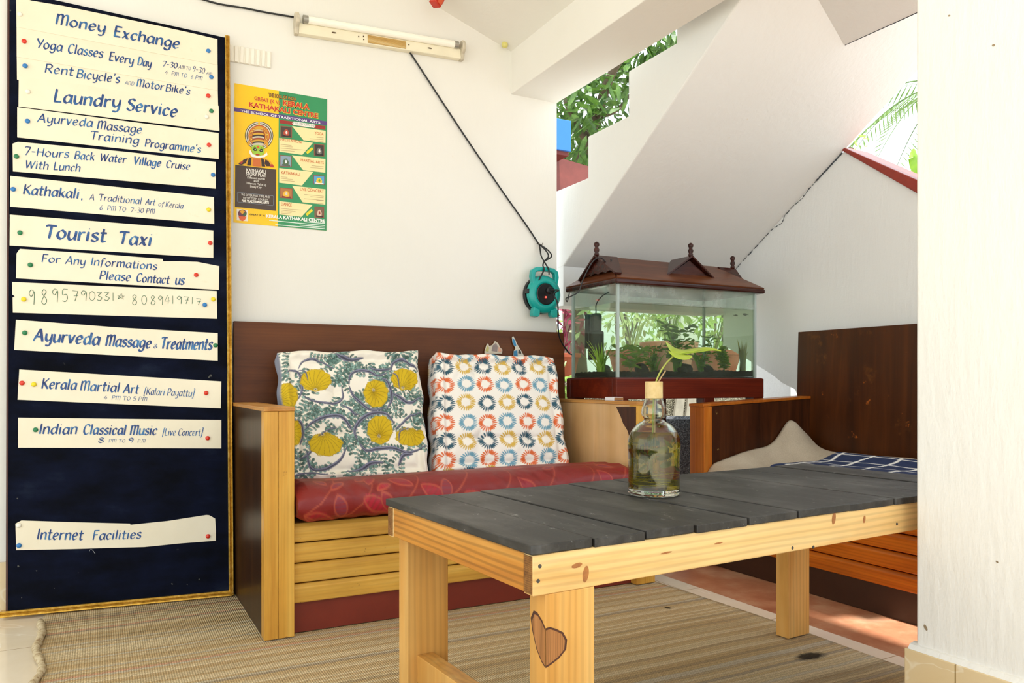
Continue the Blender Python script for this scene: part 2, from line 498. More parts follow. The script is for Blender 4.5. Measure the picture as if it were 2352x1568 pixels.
def tile_mat(name, c, c2, vein, size=0.4, grout='#b9ab93', off=(0, 0, 0)):
    s = NT(name)
    v = s.coord()
    mp = s.n('ShaderNodeMapping'); mp.inputs['Location'].default_value = off; s.l(v, mp.inputs[0])
    nz = s.noise(mp.outputs[0], 3.5, 5, 0.6, 0.8)
    col = s.ramp(nz, [(0.3, c2), (0.7, c)])
    vn = s.noise(mp.outputs[0], 2.2, 3, 0.5, 1.6)
    f = s.ramp(vn, [(0.492, 0.0), (0.5, 0.6), (0.508, 0.0)])
    col = s.mix(f, col, vein)
    br = s.n('ShaderNodeTexBrick', offset=0.0); s.l(mp.outputs[0], br.inputs['Vector'])
    br.inputs['Scale'].default_value = 1.0; br.inputs['Brick Width'].default_value = size; br.inputs['Row Height'].default_value = size
    br.inputs['Mortar Size'].default_value = 0.0016; br.inputs['Color1'].default_value = (1, 1, 1, 1); br.inputs['Color2'].default_value = (0.96, 0.96, 0.96, 1)
    br.inputs['Mortar'].default_value = lin4(grout)
    s.base(s.mix(1.0, col, br.outputs[0], 'MULTIPLY')); s.set(Roughness=0.16)
    return s.m
M_TILE = tile_mat('cream_floor_tile', '#efe3cf', '#e6d8c0', '#fbf5ea', 0.40, off=(0.13, 0.2, 0))
M_SKIRT = tile_mat('beige_skirting_tile', '#e8d2aa', '#dfc496', '#f3e6cc', 0.34, off=(0.1, 0.06, 0.02))

# floor of cream tiles, red-oxide strip under the stair
struct('floor', MB().box((-3.2, -1.6, -0.10), (1.945, 3.0, 0.0)), M_TILE)
s = NT('red_oxide_cement')
nz = s.noise(s.coord(), 5, 6, 0.65); n2 = s.noise(s.coord(), 60, 3)
c = s.ramp(nz, [(0.3, '#9c5c40'), (0.5, '#b57b5a'), (0.72, '#cba585')])
s.base(c); s.set(Roughness=0.38); s.bump(n2, 0.15, 0.003)
M_OXIDE = s.m
struct('floor_step', MB().box((1.945, -1.6, -0.10), (3.05, 3.25, -0.001)), M_OXIDE)

# back wall and its skirting
struct('wall_back', MB().box((-3.2, WY, 0), (XE, WY + 0.13, 2.95)), M_WALL)
struct('baseboard_back', MB().box((-3.2, WY - 0.012, 0), (-0.05, WY, 0.172)), M_SKIRT)

# ceiling: sloping haunch up from the beam, then flat
zc0, xc0 = 2.195, 1.585
pts = [(xc0 + 0.3, zc0 - 0.1), (xc0, zc0), (0.55, zc0 + 0.34*(xc0 - 0.55)), (-3.2, zc0 + 0.34*(xc0 - 0.55)), (-3.2, 2.75), (xc0 + 0.3, 2.75)]
struct('ceiling', MB().poly_prism([(x, -1.0, z) for x, z in pts], (0, WY + 1.0 + 0.01, 0)), M_WALL)
# beam running out from the wall over its free end
struct('beam', MB().box((1.583, -1.0, 2.010), (1.818, WY + 0.02, 2.70)), M_WALL, bevel=0.004)
struct('trim_1', MB().box((1.901, 3.08, 1.11), (XR + 0.02, 3.235, 1.46)), M_SLAB)      # lintel under the foot of the stair

# staircase: stepped on top, plain sloping soffit
SX = 1.90
def soff(Y): return 1.291 + 0.66*(3.082 - Y)
prof = [(3.24, soff(3.082) - 0.02), (3.082, soff(3.082))]
prof += [(0.95, soff(0.95))]
zt, Yt = 2.018 + 0.18*6, 2.576 - 0.2935*6
ys = [3.172 - 0.298*k for k in range(8)]
top = [(3.24, 1.47), (3.172, 1.47)]
z = 1.47
for k in range(7):
    z += 0.1825 if k else 0.185
    top.append((ys[k], z)); top.append((ys[k+1], z))
prof += [(0.95, top[-1][1])] + top[::-1]
struct('staircase', MB().poly_prism([(SX, y, z) for y, z in prof], (XR + 0.004 - SX, 0, 0)), M_SLAB, bevel=0.006)
# the second flight's underside hanging below the first, at the landing
mb = MB()
a0, b0 = (2.02, 2.127), (2.458, 2.013)
mb.poly_prism([(a0[0], 2.05, a0[1]), (b0[0], 2.05, b0[1]), (b0[0], 2.05, 2.9), (a0[0], 2.05, 2.9)], (0, -1.0, 0))
M_CRACK = plain('dark_joint', '#41484f', 0.9)
struct('landing_beam', mb, M_SLAB)
struct('trim_2', MB().tube([(2.459, 1.985, 2.014), (2.4595, 1.75, 2.013), (2.459, 1.55, 2.014)], 0.0022, 5), M_CRACK)

# wall on the right with the sloped parapet and the broken foot
poly = [(0.4, 0.0), (2.45, 0.0), (2.59, 0.66), (2.62, 0.72), (2.70, 0.752), (2.76, 0.79), (2.862, 0.84), (3.10, 0.95), (3.10, 1.36),
        (3.0, soff(3.0)+0.02), (2.345, 1.772), (1.957, 1.520), (1.55, 1.255), (0.4, 1.255)]
struct('wall_right', MB().poly_prism([(XR, y, z) for y, z in poly], (0.14, 0, 0)), M_SLAB)
M_REDPAINT = plain('red_gloss_paint', '#97301f', 0.32, var=0.25, vscale=30)
mb = MB()
for (y0, z0), (y1, z1) in (((2.35, 1.779), (1.957, 1.524)), ((1.957, 1.524), (1.55, 1.259))):
    mb.poly_prism([(XR - 0.012, y0, z0 - 0.004), (XR - 0.012, y1, z1 - 0.04), (XR - 0.012, y1, z1 + 0.018), (XR - 0.012, y0, z0 + 0.014)], (0.165, 0, 0))
struct('windowsill', mb, M_REDPAINT, bevel=0.004)
# crack where soffit meets the right wall
cp = [(1935, 345), (1905, 372), (1893, 392), (1875, 408), (1856, 426), (1843, 455), (1824, 463), (1803, 490), (1796, 512), (1776, 524), (1757, 536), (1742, 553), (1715, 585), (1688, 618)]
run = []
P = []
for x, y in cp:
    p = on_x(x, y, XR - 0.003); p.z = min(p.z, soff(p.y) - 0.004); P.append(p)
mb = MB(); rc_ = random.Random(4)
for i in range(len(P)-1):
    n_ = 3 if i < 4 else 2
    for k in range(n_):
        a, b = P[i].lerp(P[i+1], k/n_), P[i].lerp(P[i+1], (k + (1.0 if i < 3 else rc_.uniform(.6, .95)))/n_)
        r_ = 0.0036 if i < 3 else rc_.uniform(.0012, .0024)
        mb.tube([a, a.lerp(b, .5) + Vector((0, rc_.uniform(-.003, .003), 0)), b], [r_*.6, r_, r_*.6], 4)
struct('trim_3', mb, M_CRACK)

# pillar in front on the right
PX, PY = 1.528, 1.056
mb = MB().box((PX, -1.6, 0.0), (PX + 0.32, PY, 2.10))
struct('pillar', mb, M_PILLAR, bevel=0.006, seg=3)
struct('baseboard_right', MB().box((PX - 0.016, -1.6, 0.0), (PX + 0.33, PY + 0.016, 0.190)), M_SKIRT, bevel=0.002)
struct('trim_4', MB().poly_prism([(PX - 0.013, -1.6, 0.19), (PX + 0.01, -1.6, 0.19), (PX + 0.01, -1.6, 0.203), (PX - 0.006, -1.6, 0.199)], (0, 1.6 + PY + 0.01, 0)), M_PILLAR)

mb = MB()
for x, y, ry, rz in ((2282, 104, .003, .0025), (2126, 1441, .004, .006), (2180, 36, .0025, .002), (2290, 1290, .0025, .002)):
    c_ = on_x(x, y, PX - 0.0006); mb.raw([(c_.x, c_.y + ry*math.cos(a) + .4*rz*math.sin(a), c_.z + rz*math.sin(a)) for a in np.linspace(0, 2*PI, 11)[:-1]], [tuple(range(10))])
struct('trim_5', mb, plain('wall_stain', '#a08a6c', .8, var=.3))
# yard around the house
s = NT('sandy_yard'); nz = s.noise(s.coord(), 6, 6)
s.base(s.ramp(nz, [(0.3, '#aba69b'), (0.7, '#cbc7bd')])); s.set(Roughness=0.95); M_YARD = s.m
struct('ground', MB().box((-30, -30, -0.30), (40, 40, -0.11)), M_YARD)
# ================================================================== notice board
BL, BR, TR, TL = np.array((-0.272, 2.935, 0.012)), np.array((0.408, 2.862, 0.012)), np.array((0.408, 2.962, 2.004)), np.array((-0.272, 2.982, 2.030))
def bsurf(a, b): return (BL*(1-a) + BR*a)*(1-b) + (TL*(1-a) + TR*a)*b
def bnorm(a, b):
    du = (BR-BL)*(1-b) + (TR-TL)*b; dv = (TL-BL)*(1-a) + (TR-BR)*a
    n = np.cross(du, dv); return n/np.linalg.norm(n)
def bproj(p):
    q = p - np.array((0, 0, EYE)); f = q[0]*SY + q[1]*CYW; r = q[0]*CYW - q[1]*SY
    return CX + FPX*r/f, HY - FPX*q[2]/f
def binv(px, py):
    a, b = 0.5, 0.5
    for _ in range(6):
        p = bsurf(a, b); x, y = bproj(p); e = 1e-4
        xa, ya = bproj(bsurf(a+e, b)); xb, yb = bproj(bsurf(a, b+e))
        J = np.array([[(xa-x)/e, (xb-x)/e], [(ya-y)/e, (yb-y)/e]])
        d = np.linalg.solve(J, np.array([px-x, py-y])); a += d[0]; b += d[1]
    return a, b
def on_board(px, py, lift=0.0):
    a, b = binv(px, py); return tuple(bsurf(a, b) + bnorm(a, b)*lift)

board = thing('notice_board', 'tall navy felt notice board with gold edging leaning on the wall', 'notice board', tuple(bsurf(0.5, 0)))
s = NT('navy_felt'); v = s.coord()
nz = s.noise(s.coord((1, 1, 2.2)), 5, 5, 0.6); n2 = s.noise(v, 400, 2); n3 = s.noise(v, 34, 5, 0.7)
c = s.ramp(nz, [(0.35, '#04060f'), (0.6, '#0a1024'), (0.8, '#1d2536')])
f = s.ramp(n3, [(0.70, 0.0), (0.80, 0.5)])
s.base(s.mix(f, c, '#57564f')); s.set(Roughness=0.95); s.bump(n2, 0.2, 0.002); s.b.inputs['Specular IOR Level'].default_value = 0.15
M_FELT = s.m
def slab_on_board(a0, a1, b0, b1, l0, l1, nb=12):
    vs, fs = [], []
    for k in range(nb+1):
        b = b0 + (b1-b0)*k/nb
        for a, l in ((a0, l0), (a1, l0), (a1, l1), (a0, l1)): vs.append(tuple(bsurf(a, b) + bnorm(a, b)*l))
        if k:
            o = 4*k
            for i in range(4): fs.append((o-4+i, o-4+(i+1) % 4, o+(i+1) % 4, o+i))
    fs += [(0, 1, 2, 3), tuple(4*nb+i for i in range(4))]
    return vs, fs
MB().raw(*slab_on_board(0.018, 0.985, 0.008, 0.996, -0.014, 0.0)).build('panel', M_FELT, board)
s = NT('worn_gold_moulding'); nz = s.noise(s.coord(), 60, 5, 0.7)
s.base(s.ramp(nz, [(0.3, '#a67c24'), (0.55, '#cfa546'), (0.8, '#e8cf8c')])); s.set(Roughness=0.3, Metallic=0.75); s.bump(nz, 0.3, 0.003)
M_GOLD = s.m
def moulding(p0, p1, nrm, side, w=0.017):
    """three-ridged picture moulding from p0 to p1; SIDE points outwards"""
    p0, p1, nrm, side = map(Vector, (p0, p1, nrm, side)); pr = []
    for u, h in ((0, 0.0), (0, 0.008), (0.25, 0.013), (0.35, 0.010), (0.5, 0.014), (0.65, 0.010), (0.85, 0.012), (1, 0.006), (1, -0.012), (0, -0.012)):
        pr.append(side*(u*w) + nrm*h)
    mb = MB(); mb.poly_prism([p0 + q for q in pr], p1 - p0); return mb
ux = (BR-BL)/np.linalg.norm(BR-BL); uz = (TR-BR)/np.linalg.norm(TR-BR)
n0 = bnorm(1, 0.5)
m = moulding(bsurf(0.983, 0.0) , bsurf(0.983, 0.998), n0, ux); o = m.build('side_moulding', M_GOLD, board); 
m = moulding(bsurf(-0.012, 0.008), bsurf(1.0, 0.008), bnorm(0.5, 0), -uz, 0.02); m.build('bottom_moulding', M_GOLD, board)
M_DKRED = plain('dark_red_wood_edge', '#4a241a', 0.6, var=0.3)
MB().raw(*slab_on_board(0.010, 0.0185, 0.008, 0.99, -0.016, 0.001)).build('side_edge', M_DKRED, board)
mb = MB().tube([on_board(x, y, 0.002) for x, y in spline2([(206, 1265), (207, 1262), (212, 1262), (215, 1266), (219, 1271)], 3)], 0.0007, 4)
mb.build('loose_thread', plain('pale_thread', '#aeb2b8', 0.9), board)
def spatter(px, py, r):
    vs = []; n = 9
    for k in range(n):
        rr = r*random.uniform(0.5, 1.2); vs.append(on_board(px + rr*math.cos(2*PI*k/n), py + rr*math.sin(2*PI*k/n), 0.0008))
    return vs
mb = MB()
for (x, y, r) in ((484, 862, 7), (480, 866, 5), (24, 24, 4), (40, 1144, 4), (42, 1300, 5), (84, 1310, 3), (180, 1315, 2), (50, 1372, 2.5), (395, 1340, 4), (430, 1342, 3), (457, 1330, 3), (125, 1350, 3)):
    p = spatter(x, y, r*0.55); mb.raw(p, [tuple(range(len(p)))])
mb.build('speck', plain('grey_fluff', '#55544f', 0.95), board)

s = NT('ivory_card'); v = s.coord(); nz = s.noise(v, 6, 4); n3 = s.noise(v, 24, 4, 0.6)
c = s.ramp(nz, [(0.3, '#e6dcc2'), (0.7, '#ede4cc')]); f = s.ramp(n3, [(0.68, 0.0), (0.8, 0.35)])
s.base(s.mix(f, c, '#d9c69b')); s.set(Roughness=0.55); M_CARD = s.m
s = NT('blue_brush_paint'); v = s.coord((1, 1, 1)); nz = s.noise(v, 26, 3, 0.6)
s.base(s.ramp(nz, [(0.36, '#16306a'), (0.52, '#1b4a88'), (0.70, '#3c7cb0')])); s.set(Roughness=0.5); M_BLUEINK = s.m
M_GREENINK = plain('green_pen_ink', '#2e6a4a', 0.5)

def strip(label, outline, words, sc, oy, layer, ink=None, curl=0.0, extra=None):
    """one card strip: outline in crop pixels (clockwise from the top left)"""
    lift = 0.0018 + 0.0014*layer
    top = [(x/sc, oy + y/sc) for x, y in outline]
    # refine so that the card can follow the board
    pts = []
    for (x0, y0), (x1, y1) in zip(top, top[1:] + top[:1]):
        k = max(1, int(math.hypot(x1-x0, y1-y0)/60))
        for i in range(k): pts.append((x0 + (x1-x0)*i/k, y0 + (y1-y0)*i/k))
    front = [Vector(on_board(x, y, lift)) for x, y in pts]; back = [Vector(on_board(x, y, lift - 0.001)) for x, y in pts]
    n = len(pts); mb = MB()
    mb.raw(front + back, [tuple(range(n)), tuple(range(2*n-1, n-1, -1))] + [(i, (i+1) % n, n+(i+1) % n, n+i) for i in range(n)])
    o = mb.build('paper_notice', M_CARD, origin=tuple(sum(front, Vector())/n))
    tag(o, label, 'notice', 'card notices on the notice board')
    surf = lambda x, y, l: on_board(x, y, lift + 0.0007)
    if words: brush_letters(words, surf, M_BLUEINK, o, sc, oy)
    return o, surf
S1, S3 = 1829/560, 1689/560
strip('ivory notice reading Money Exchange, topmost on the board', [(122, -22), (240, 10), (470, 48), (700, 95), (960, 150), (1200, 200), (1420, 248), (1630, 298), (1631, 491), (125, 206)],
      [('Money', 412, 182, 800, 255, 78, .20), ('Exchange', 850, 276, 1358, 374, 78, .20)], S1, 0, 2)
strip('ivory notice reading Yoga Classes Every Day with class times', [(125, 205), (1632, 491), (1633, 681), (126, 428)],
      [('Yoga', 270, 360, 478, 392, 70), ('Classes', 506, 398, 782, 440, 68), ('Every', 816, 454, 1010, 490, 64), ('Day', 1030, 488, 1142, 512, 60),
       ('7-30', 1216, 500, 1336, 516, 40), ('AM TO', 1338, 517, 1434, 531, 26, .085), ('9-30', 1440, 538, 1542, 556, 42, .085), ('AM', 1546, 561, 1592, 571, 22, .085),
       ('4  PM TO  6 PM', 1236, 558, 1522, 608, 30, .085)], S1, 0, 1)
strip("ivory notice reading Rent Bicycle's and Motor Bike's", [(126, 427), (1633, 680), (1636, 800), (700, 690), (142, 602), (128, 598)],
      [('Rent', 333, 544, 560, 572, 64), ("Bicycle's", 572, 584, 908, 626, 64), ('AND', 936, 634, 1010, 644, 28, .085), ('Motor', 1020, 648, 1238, 682, 58), ("Bike's", 1240, 684, 1432, 714, 54)], S1, 0, 0)
strip('ivory notice reading Laundry Service', [(142, 575), (600, 635), (1000, 700), (1640, 797), (1646, 985), (140, 801)],
      [('Laundry', 400, 764, 915, 818, 92, .20), ('Service', 948, 826, 1342, 884, 88, .20)], S1, 0, 1)
strip("ivory notice reading Ayurveda Massage Training Programme's", [(130, 806), (1640, 1000), (1641, 1195), (130, 1032)],
      [('Ayurveda', 280, 918, 705, 956, 64), ('Massage', 724, 968, 1074, 1006, 62), ('Training', 674, 1046, 1052, 1086, 60), ("Programme's", 1084, 1100, 1514, 1150, 58)], S1, 0, 1)
strip('ivory notice reading 7-Hours Back Water Village Cruise With Lunch', [(95, 1080), (135, 1065), (500, 1098), (960, 1142), (1617, 1217), (1618, 1416), (98, 1287)],
      [('7-Hours', 178, 1164, 526, 1188, 60), ('Back', 557, 1194, 717, 1206, 58), ('Water', 748, 1208, 955, 1226, 56), ('Village', 1000, 1232, 1216, 1254, 58, .19), ('Cruise', 1243, 1258, 1432, 1276, 54),
       ('With', 188, 1262, 374, 1276, 58), ('Lunch', 400, 1276, 612, 1290, 58)], S1, 0, 1)
strip('ivory notice reading Kathakali, A Traditional Art of Kerala', [(78, 1320), (1605, 1480), (1607, 1681), (77, 1551)],
      [('Kathakali', 172, 1456, 605, 1492, 72, .18), (',', 612, 1496, 630, 1500, 60), ('A', 670, 1500, 716, 1505, 46, .085), ('Traditional', 738, 1505, 1070, 1535, 50, .095), ('Art', 1090, 1535, 1170, 1543, 46, .095),
       ('of', 1185, 1547, 1235, 1553, 36, .085), ('Kerala', 1240, 1553, 1380, 1568, 42, .085), ('6  PM TO  7-30 PM', 745, 1575, 1166, 1606, 36, .095)], S1, 0, 1)
strip('ivory notice reading Tourist Taxi', [(75, 108), (1600, 228), (1600, 433), (73, 340)],
      [('Tourist', 333, 282, 810, 316, 98, .20), ('Taxi', 885, 325, 1152, 343, 92, .20)], S1, 460, 1)
strip('torn-edged ivory notice reading For Any Informations Please Contact us', [(125, 400), (150, 365), (700, 400), (1220, 440), (1225, 458), (1350, 458), (1480, 462), (1645, 495), (1642, 672), (120, 585)],
      [('For', 310, 462, 462, 474, 58), ('Any', 490, 478, 648, 490, 58), ('Informations', 678, 486, 1186, 522, 58), ('Please', 744, 592, 990, 608, 64), ('Contact', 1020, 610, 1280, 628, 62), ('us', 1310, 630, 1392, 636, 72)], S1, 460, 1)
num, nsurf = strip('ivory notice with two green handwritten phone numbers', [(90, 612), (700, 640), (1625, 680), (1628, 888), (97, 842), (95, 728), (112, 720), (93, 706)], None, S1, 460, 0)
DIG = {'0': [[(.5, 1), (.15, .8), (.1, .35), (.45, 0), (.85, .3), (.85, .75), (.5, 1)]], '1': [[(.5, 1), (.5, 0)]], '3': [[(.1, .95), (.75, .95), (.3, .58), (.8, .35), (.55, .02), (.1, .1)]],
       '4': [[(.5, 1), (.05, .3), (.95, .35)], [(.7, .8), (.62, 0)]], '5': [[(.85, 1), (.2, 1), (.15, .55), (.65, .6), (.8, .25), (.5, 0), (.1, .08)]],
       '7': [[(.05, 1), (.8, .95), (.4, 0)], [(.25, .5), (.85, .52)]], '8': [[(.75, .85), (.4, 1), (.15, .75), (.8, .3), (.5, 0), (.1, .2), (.75, .85)]],
       '9': [[(.8, .9), (.4, 1), (.1, .75), (.45, .55), (.82, .85), (.78, 0)]], '*': [[(.1, .2), (.55, 1), (.8, .1), (.05, .65), (.95, .6), (.1, .2)]]}
def pen(seq):
    mb = MB()
    for ch, x, y, w, h in seq:
        for st in DIG[ch]:
            pts = spline2([(x + (px-0.5)*w, y - pz*h) for px, pz in st], 4) if ch not in '17*4' else [(x + (px-0.5)*w, y - pz*h) for px, pz in st]
            mb.tube([nsurf(a/S1, 460 + b/S1, 0) for a, b in pts], 0.0009, 4)
    return mb
sq = []
xs = [240, 335, 415, 490, 568, 630, 692, 748, 803, 848]; hs = [110, 112, 100, 92, 78, 74, 70, 64, 62, 60]
for ch, x, h, y in zip('9895790331', xs, hs, [782, 780, 764, 760, 756, 752, 752, 752, 752, 752]): sq.append((ch, x, y, 54, h))
sq.append(('*', 908, 748, 58, 50))
xs = [1012, 1082, 1150, 1205, 1256, 1296, 1346, 1400, 1442, 1492]
for i, (ch, x) in enumerate(zip('8089419717', xs)): sq.append((ch, x, 784 - (8 if 3 < i < 9 else 0), 44, 76 - 3.2*i))
pen(sq).build('lettering', M_GREENINK, num)
strip('ivory notice reading Ayurveda Massage & Treatments', [(120, 895), (900, 955), (1633, 996), (1633, 1203), (108, 1122)],
      [('Ayurveda', 252, 1054, 762, 1086, 90, .20), ('Massage', 788, 1090, 1146, 1110, 82, .18), ('&', 1150, 1108, 1188, 1110, 34), ('Treatments', 1202, 1112, 1602, 1122, 82, .17)], S1, 460, 1)
strip('ivory notice reading Kerala Martial Art (Kalari Payattu)', [(146, 1268), (1660, 1358), (1655, 1560), (133, 1495)],
      [('Kerala', 310, 1410, 586, 1420, 74, .17), ('Martial', 598, 1424, 908, 1438, 70, .17), ('Art', 924, 1444, 1050, 1450, 68, .17), ('[Kalari Payattu]', 1078, 1456, 1464, 1474, 52, .085), ('4  PM TO 5 PM', 778, 1492, 1108, 1506, 30, .095)], S1, 460, 1)
strip('ivory notice reading Indian Classical Music (Live Concert)', [(127, 117), (1533, 133), (1533, 330), (127, 325)],
      [('Indian', 268, 228, 546, 231, 70, .17), ('Classical', 574, 231, 882, 235, 66, .17), ('Music', 897, 235, 1096, 235, 64, .17), ('[Live Concert]', 1124, 240, 1410, 243, 48, .085), ('8', 676, 290, 730, 290, 34, .20), ('PM TO', 752, 289, 872, 290, 24, .085), ('9', 884, 290, 932, 290, 34, .20), ('P.M.', 952, 290, 1018, 290, 24, .085)], S3, 920, 1)
strip('creased ivory notice reading Internet Facilities, lowest on the board', [(108, 850), (150, 828), (500, 840), (900, 850), (904, 858), (1160, 832), (1430, 790), (1450, 792), (1490, 815), (1495, 900), (1495, 968), (1260, 986), (1000, 1012), (500, 1026), (113, 1033)],
      [('Internet', 253, 958, 586, 962, 70), ('Facilities', 640, 962, 987, 952, 62)], S3, 920, 1)

M_PIN = {k: plain('pin_' + k, c, 0.25, var=0.03) for k, c in dict(white='#f0ece0', blue='#2a78bd', red='#d8341d', green='#1f7a4b', yellow='#ead21c').items()}
def push_pin(px, py, colr, where):
    a, b = binv(px, py); n = Vector(bnorm(a, b)); p = Vector(bsurf(a, b)) + n*0.004
    M = n.to_track_quat('Z', 'Y').to_matrix().to_4x4()
    mb = MB().lathe([(0.002, -0.002), (0.0072, 0.0), (0.0078, 0.002), (0.0066, 0.0045), (0.0035, 0.006), (0.0002, 0.0064)], p, 12, M)
    o = mb.build('push_pin', M_PIN[colr], smooth=True, origin=tuple(p))
    tag(o, '%s push pin %s' % (colr, where), 'push pin', 'push pins on the notice board')
for x, y, cl, wh in ((150, 112, 'white', 'at the left end of the Money Exchange notice'), (1563, 386, 'blue', 'at the end of the Money Exchange notice'),
    (183, 314, 'red', 'at the start of the Yoga Classes notice'), (1585, 582, 'blue', 'beside the yoga class times'), (190, 498, 'blue', 'at the start of the Rent Bicycle notice'),
    (1562, 722, 'red', 'after Motor Bike on the bicycle notice'), (210, 690, 'white', 'before Laundry on the laundry notice'), (1585, 836, 'green', 'at the end of the Laundry Service notice'),
    (1550, 880, 'white', 'just below the green pin on the Laundry Service notice'), (208, 912, 'blue', 'at the start of the massage training notice'), (1567, 1090, 'red', 'at the end of the massage training notice'),
    (125, 1176, 'green', 'at the start of the Village Cruise notice'), (1598, 1314, 'blue', 'at the end of the Village Cruise notice'), (101, 1422, 'blue', 'at the start of the Kathakali notice')):
    push_pin(x/S1, y/S1, cl, wh)
for x, y, cl, wh in ((1565, 72, 'yellow', 'at the end of the Kathakali notice'), (152, 245, 'green', 'at the start of the Tourist Taxi notice'), (1576, 322, 'red', 'at the end of the Tourist Taxi notice'),
    (229, 486, 'green', 'at the start of the torn Informations notice'), (1471, 561, 'red', 'after Contact us on the torn notice'), (180, 743, 'yellow', 'before the first phone number'),
    (1599, 743, 'yellow', 'after the second phone number'), (1536, 785, 'blue', 'touching the last digit of the phone numbers'), (188, 994, 'green', 'at the start of the Massage & Treatments notice'),
    (1616, 1088, 'green', 'just after the word Treatments'), (167, 1370, 'red', 'at the left edge of the Martial Art notice'), (256, 1380, 'yellow', 'before Kerala on the Martial Art notice'), (1546, 1445, 'red', 'after Payattu on the Martial Art notice')):
    push_pin(x/S1, 460 + y/S1, cl, wh)
for x, y, cl, wh in ((248, 201, 'green', 'before Indian on the Classical Music notice'), (1438, 259, 'red', 'at the end of the Classical Music notice'), (132, 862, 'white', 'at the upper left corner of the Internet notice'),
    (134, 1001, 'blue', 'at the lower left corner of the Internet notice'), (1441, 937, 'red', 'at the end of the Internet notice')):
    push_pin(x/S3, 920 + y/S3, cl, wh)
# ================================================================== poster on the wall
S4 = 1089/250
def on_wall(px, py, lift=0.0): 
    p = on_y(px, py, WY); return (p.x, WY - lift, p.z)
def pw(x, y, lift): return on_wall(520 + x/S4, 180 + y/S4, lift)
poster = thing('poster', 'yellow and green dance centre poster with a headdress figure', 'poster', pw(540, 1480, 0.001))
def flat(name, polys, c, lift, parent=poster, rough=0.4):
    if name in ('photo_frame', 'cream_panel', 'flash', 'small_print') and len(polys) > 1:
        for q_ in polys: flat(name, [q_], c, lift, parent, rough)
        return
    m = c if not isinstance(c, str) else plain('ink_' + c[1:], c, rough, var=0.03)
    mb = MB()
    for p in polys: mb.raw([pw(x, y, lift) for x, y in p], [tuple(range(len(p)))])
    return mb.build(name, m, parent, fixn=False)
def el(cx, cy, rx, ry, n=28, a0=0, a1=2*PI): return [(cx + rx*math.cos(a0 + (a1-a0)*k/n), cy + ry*math.sin(a0 + (a1-a0)*k/n)) for k in range(n if abs(a1-a0-2*PI) < 1e-6 else n+1)]
# sheet
C4 = [(80, 48), (1007, 210), (1000, 1525), (70, 1440)]
mb = MB(); mb.poly_prism([pw(x, y, 0.0015) for x, y in C4], (0, 0.0012, 0)); mb.build('sheet', plain('ink_ffcb05', '#fbc908', 0.4, var=0.04), poster)
L = 0.0019
flat('green_panel', [[(524, 126), (1007, 210), (1000, 1525), (514, 1481)]], '#2f8f5b', L)
flat('purple_band', [[(76, 290), (1003, 432), (1002, 472), (76, 330)]], '#5b3f80', L + .0003)
flat('brown_panel', [[(88, 864), (497, 913), (494, 1326), (85, 1286)]], '#46342a', L + .0003)
flat('programme_bar', [[(534, 415), (990, 480), (988, 516), (534, 450)]], '#9c2c25', L + .0003)
flat('programme_badge', [[(672, 432), (880, 463), (890, 480), (876, 497), (668, 468), (656, 450)]], '#f3efe6', L + .0006)
cream = [[(655, 478), (992, 526), (990, 648), (770, 620)], [(527, 596), (865, 646), (757, 766), (527, 734)], [(655, 770), (990, 808), (988, 944), (765, 918)],
         [(527, 898), (868, 936), (755, 1072), (527, 1044)], [(655, 1074), (990, 1110), (988, 1264), (762, 1240)], [(527, 1228), (862, 1266), (750, 1385), (527, 1362)]]
flat('cream_panel', cream, '#f6e2a8', L + .0003)
ph = [(540, 475, 655, 592), (875, 655, 978, 780), (532, 765, 652, 885), (868, 965, 984, 1062), (532, 1090, 660, 1200), (880, 1280, 976, 1395), (102, 1306, 216, 1430)]
def skew(x0, y0, x1, y1, k=0.10): return [(x0, y0), (x1, y0 + (x1-x0)*k), (x1, y1 + (x1-x0)*k*0.4), (x0, y1 - (x1-x0)*k*0.3)]
flat('photo_frame', [skew(*p) for p in ph[:6]], '#8e4a36', L + .0004)
fills = ['#4c3a34', '#37322e', '#8ba0b4', '#59a0cc', '#b0703a', '#7d5a44']
fill2 = [['#b7452c', '#e8e2da', '#2b2320'], ['#77706a', '#eae7e2', '#1d1b19'], ['#4f6a49', '#e3e9ee', '#54605a'], ['#f0c224', '#4f9c34', '#efeadf'], ['#e9b42e', '#d9cfc4', '#8e2a22'], ['#d9b8a0', '#a2322a', '#3a2620']]
for (x0, y0, x1, y1), f, f2 in zip(ph[:6], fills, fill2):
    w, h = x1-x0, y1-y0
    flat('photo', [skew(x0+7, y0+8, x1-7, y1-6)], f, L + .0007)
    k = lambda u, v: (x0 + u*w, y0 + v*h + u*w*0.07)
    flat('photo', [[k(.3, .9), k(.25, .55), k(.4, .3), k(.6, .28), k(.75, .55), k(.72, .9)]], f2[0], L + .0009)
    flat('photo', [[k(.42, .6), k(.48, .4), k(.58, .42), k(.62, .62), k(.5, .7)]], f2[1], L + .0011)
    flat('photo', [[k(.15, .9), k(.2, .75), k(.5, .82), k(.85, .78), k(.88, .92)]], f2[2], L + .0012)
# emblem, lower left
flat('emblem', [[(102, 1306), (216, 1318), (216, 1430), (102, 1420)]], '#efe6d8', L + .0003)
flat('emblem', [el(158, 1352, 44, 38, 24)], '#6d2f45', L + .0005)
flat('emblem', [[(130, 1330), (158, 1318), (186, 1332), (158, 1362)]], '#e9a71c', L + .0007)
flat('emblem', [[(160, 1362), (196, 1338), (202, 1362), (180, 1378)]], '#3d6b3a', L + .0008)
flat('emblem', [[(118, 1378), (200, 1384), (182, 1420), (158, 1428), (132, 1414)]], '#e0602a', L + .0008)
# tilted star flashes
for x, y in ((832, 724), (828, 1342)):
    flat('flash', [[(x-38, y+14), (x+22, y-36), (x+36, y-16), (x-22, y+36)]], '#e2d21e', L + .0006)
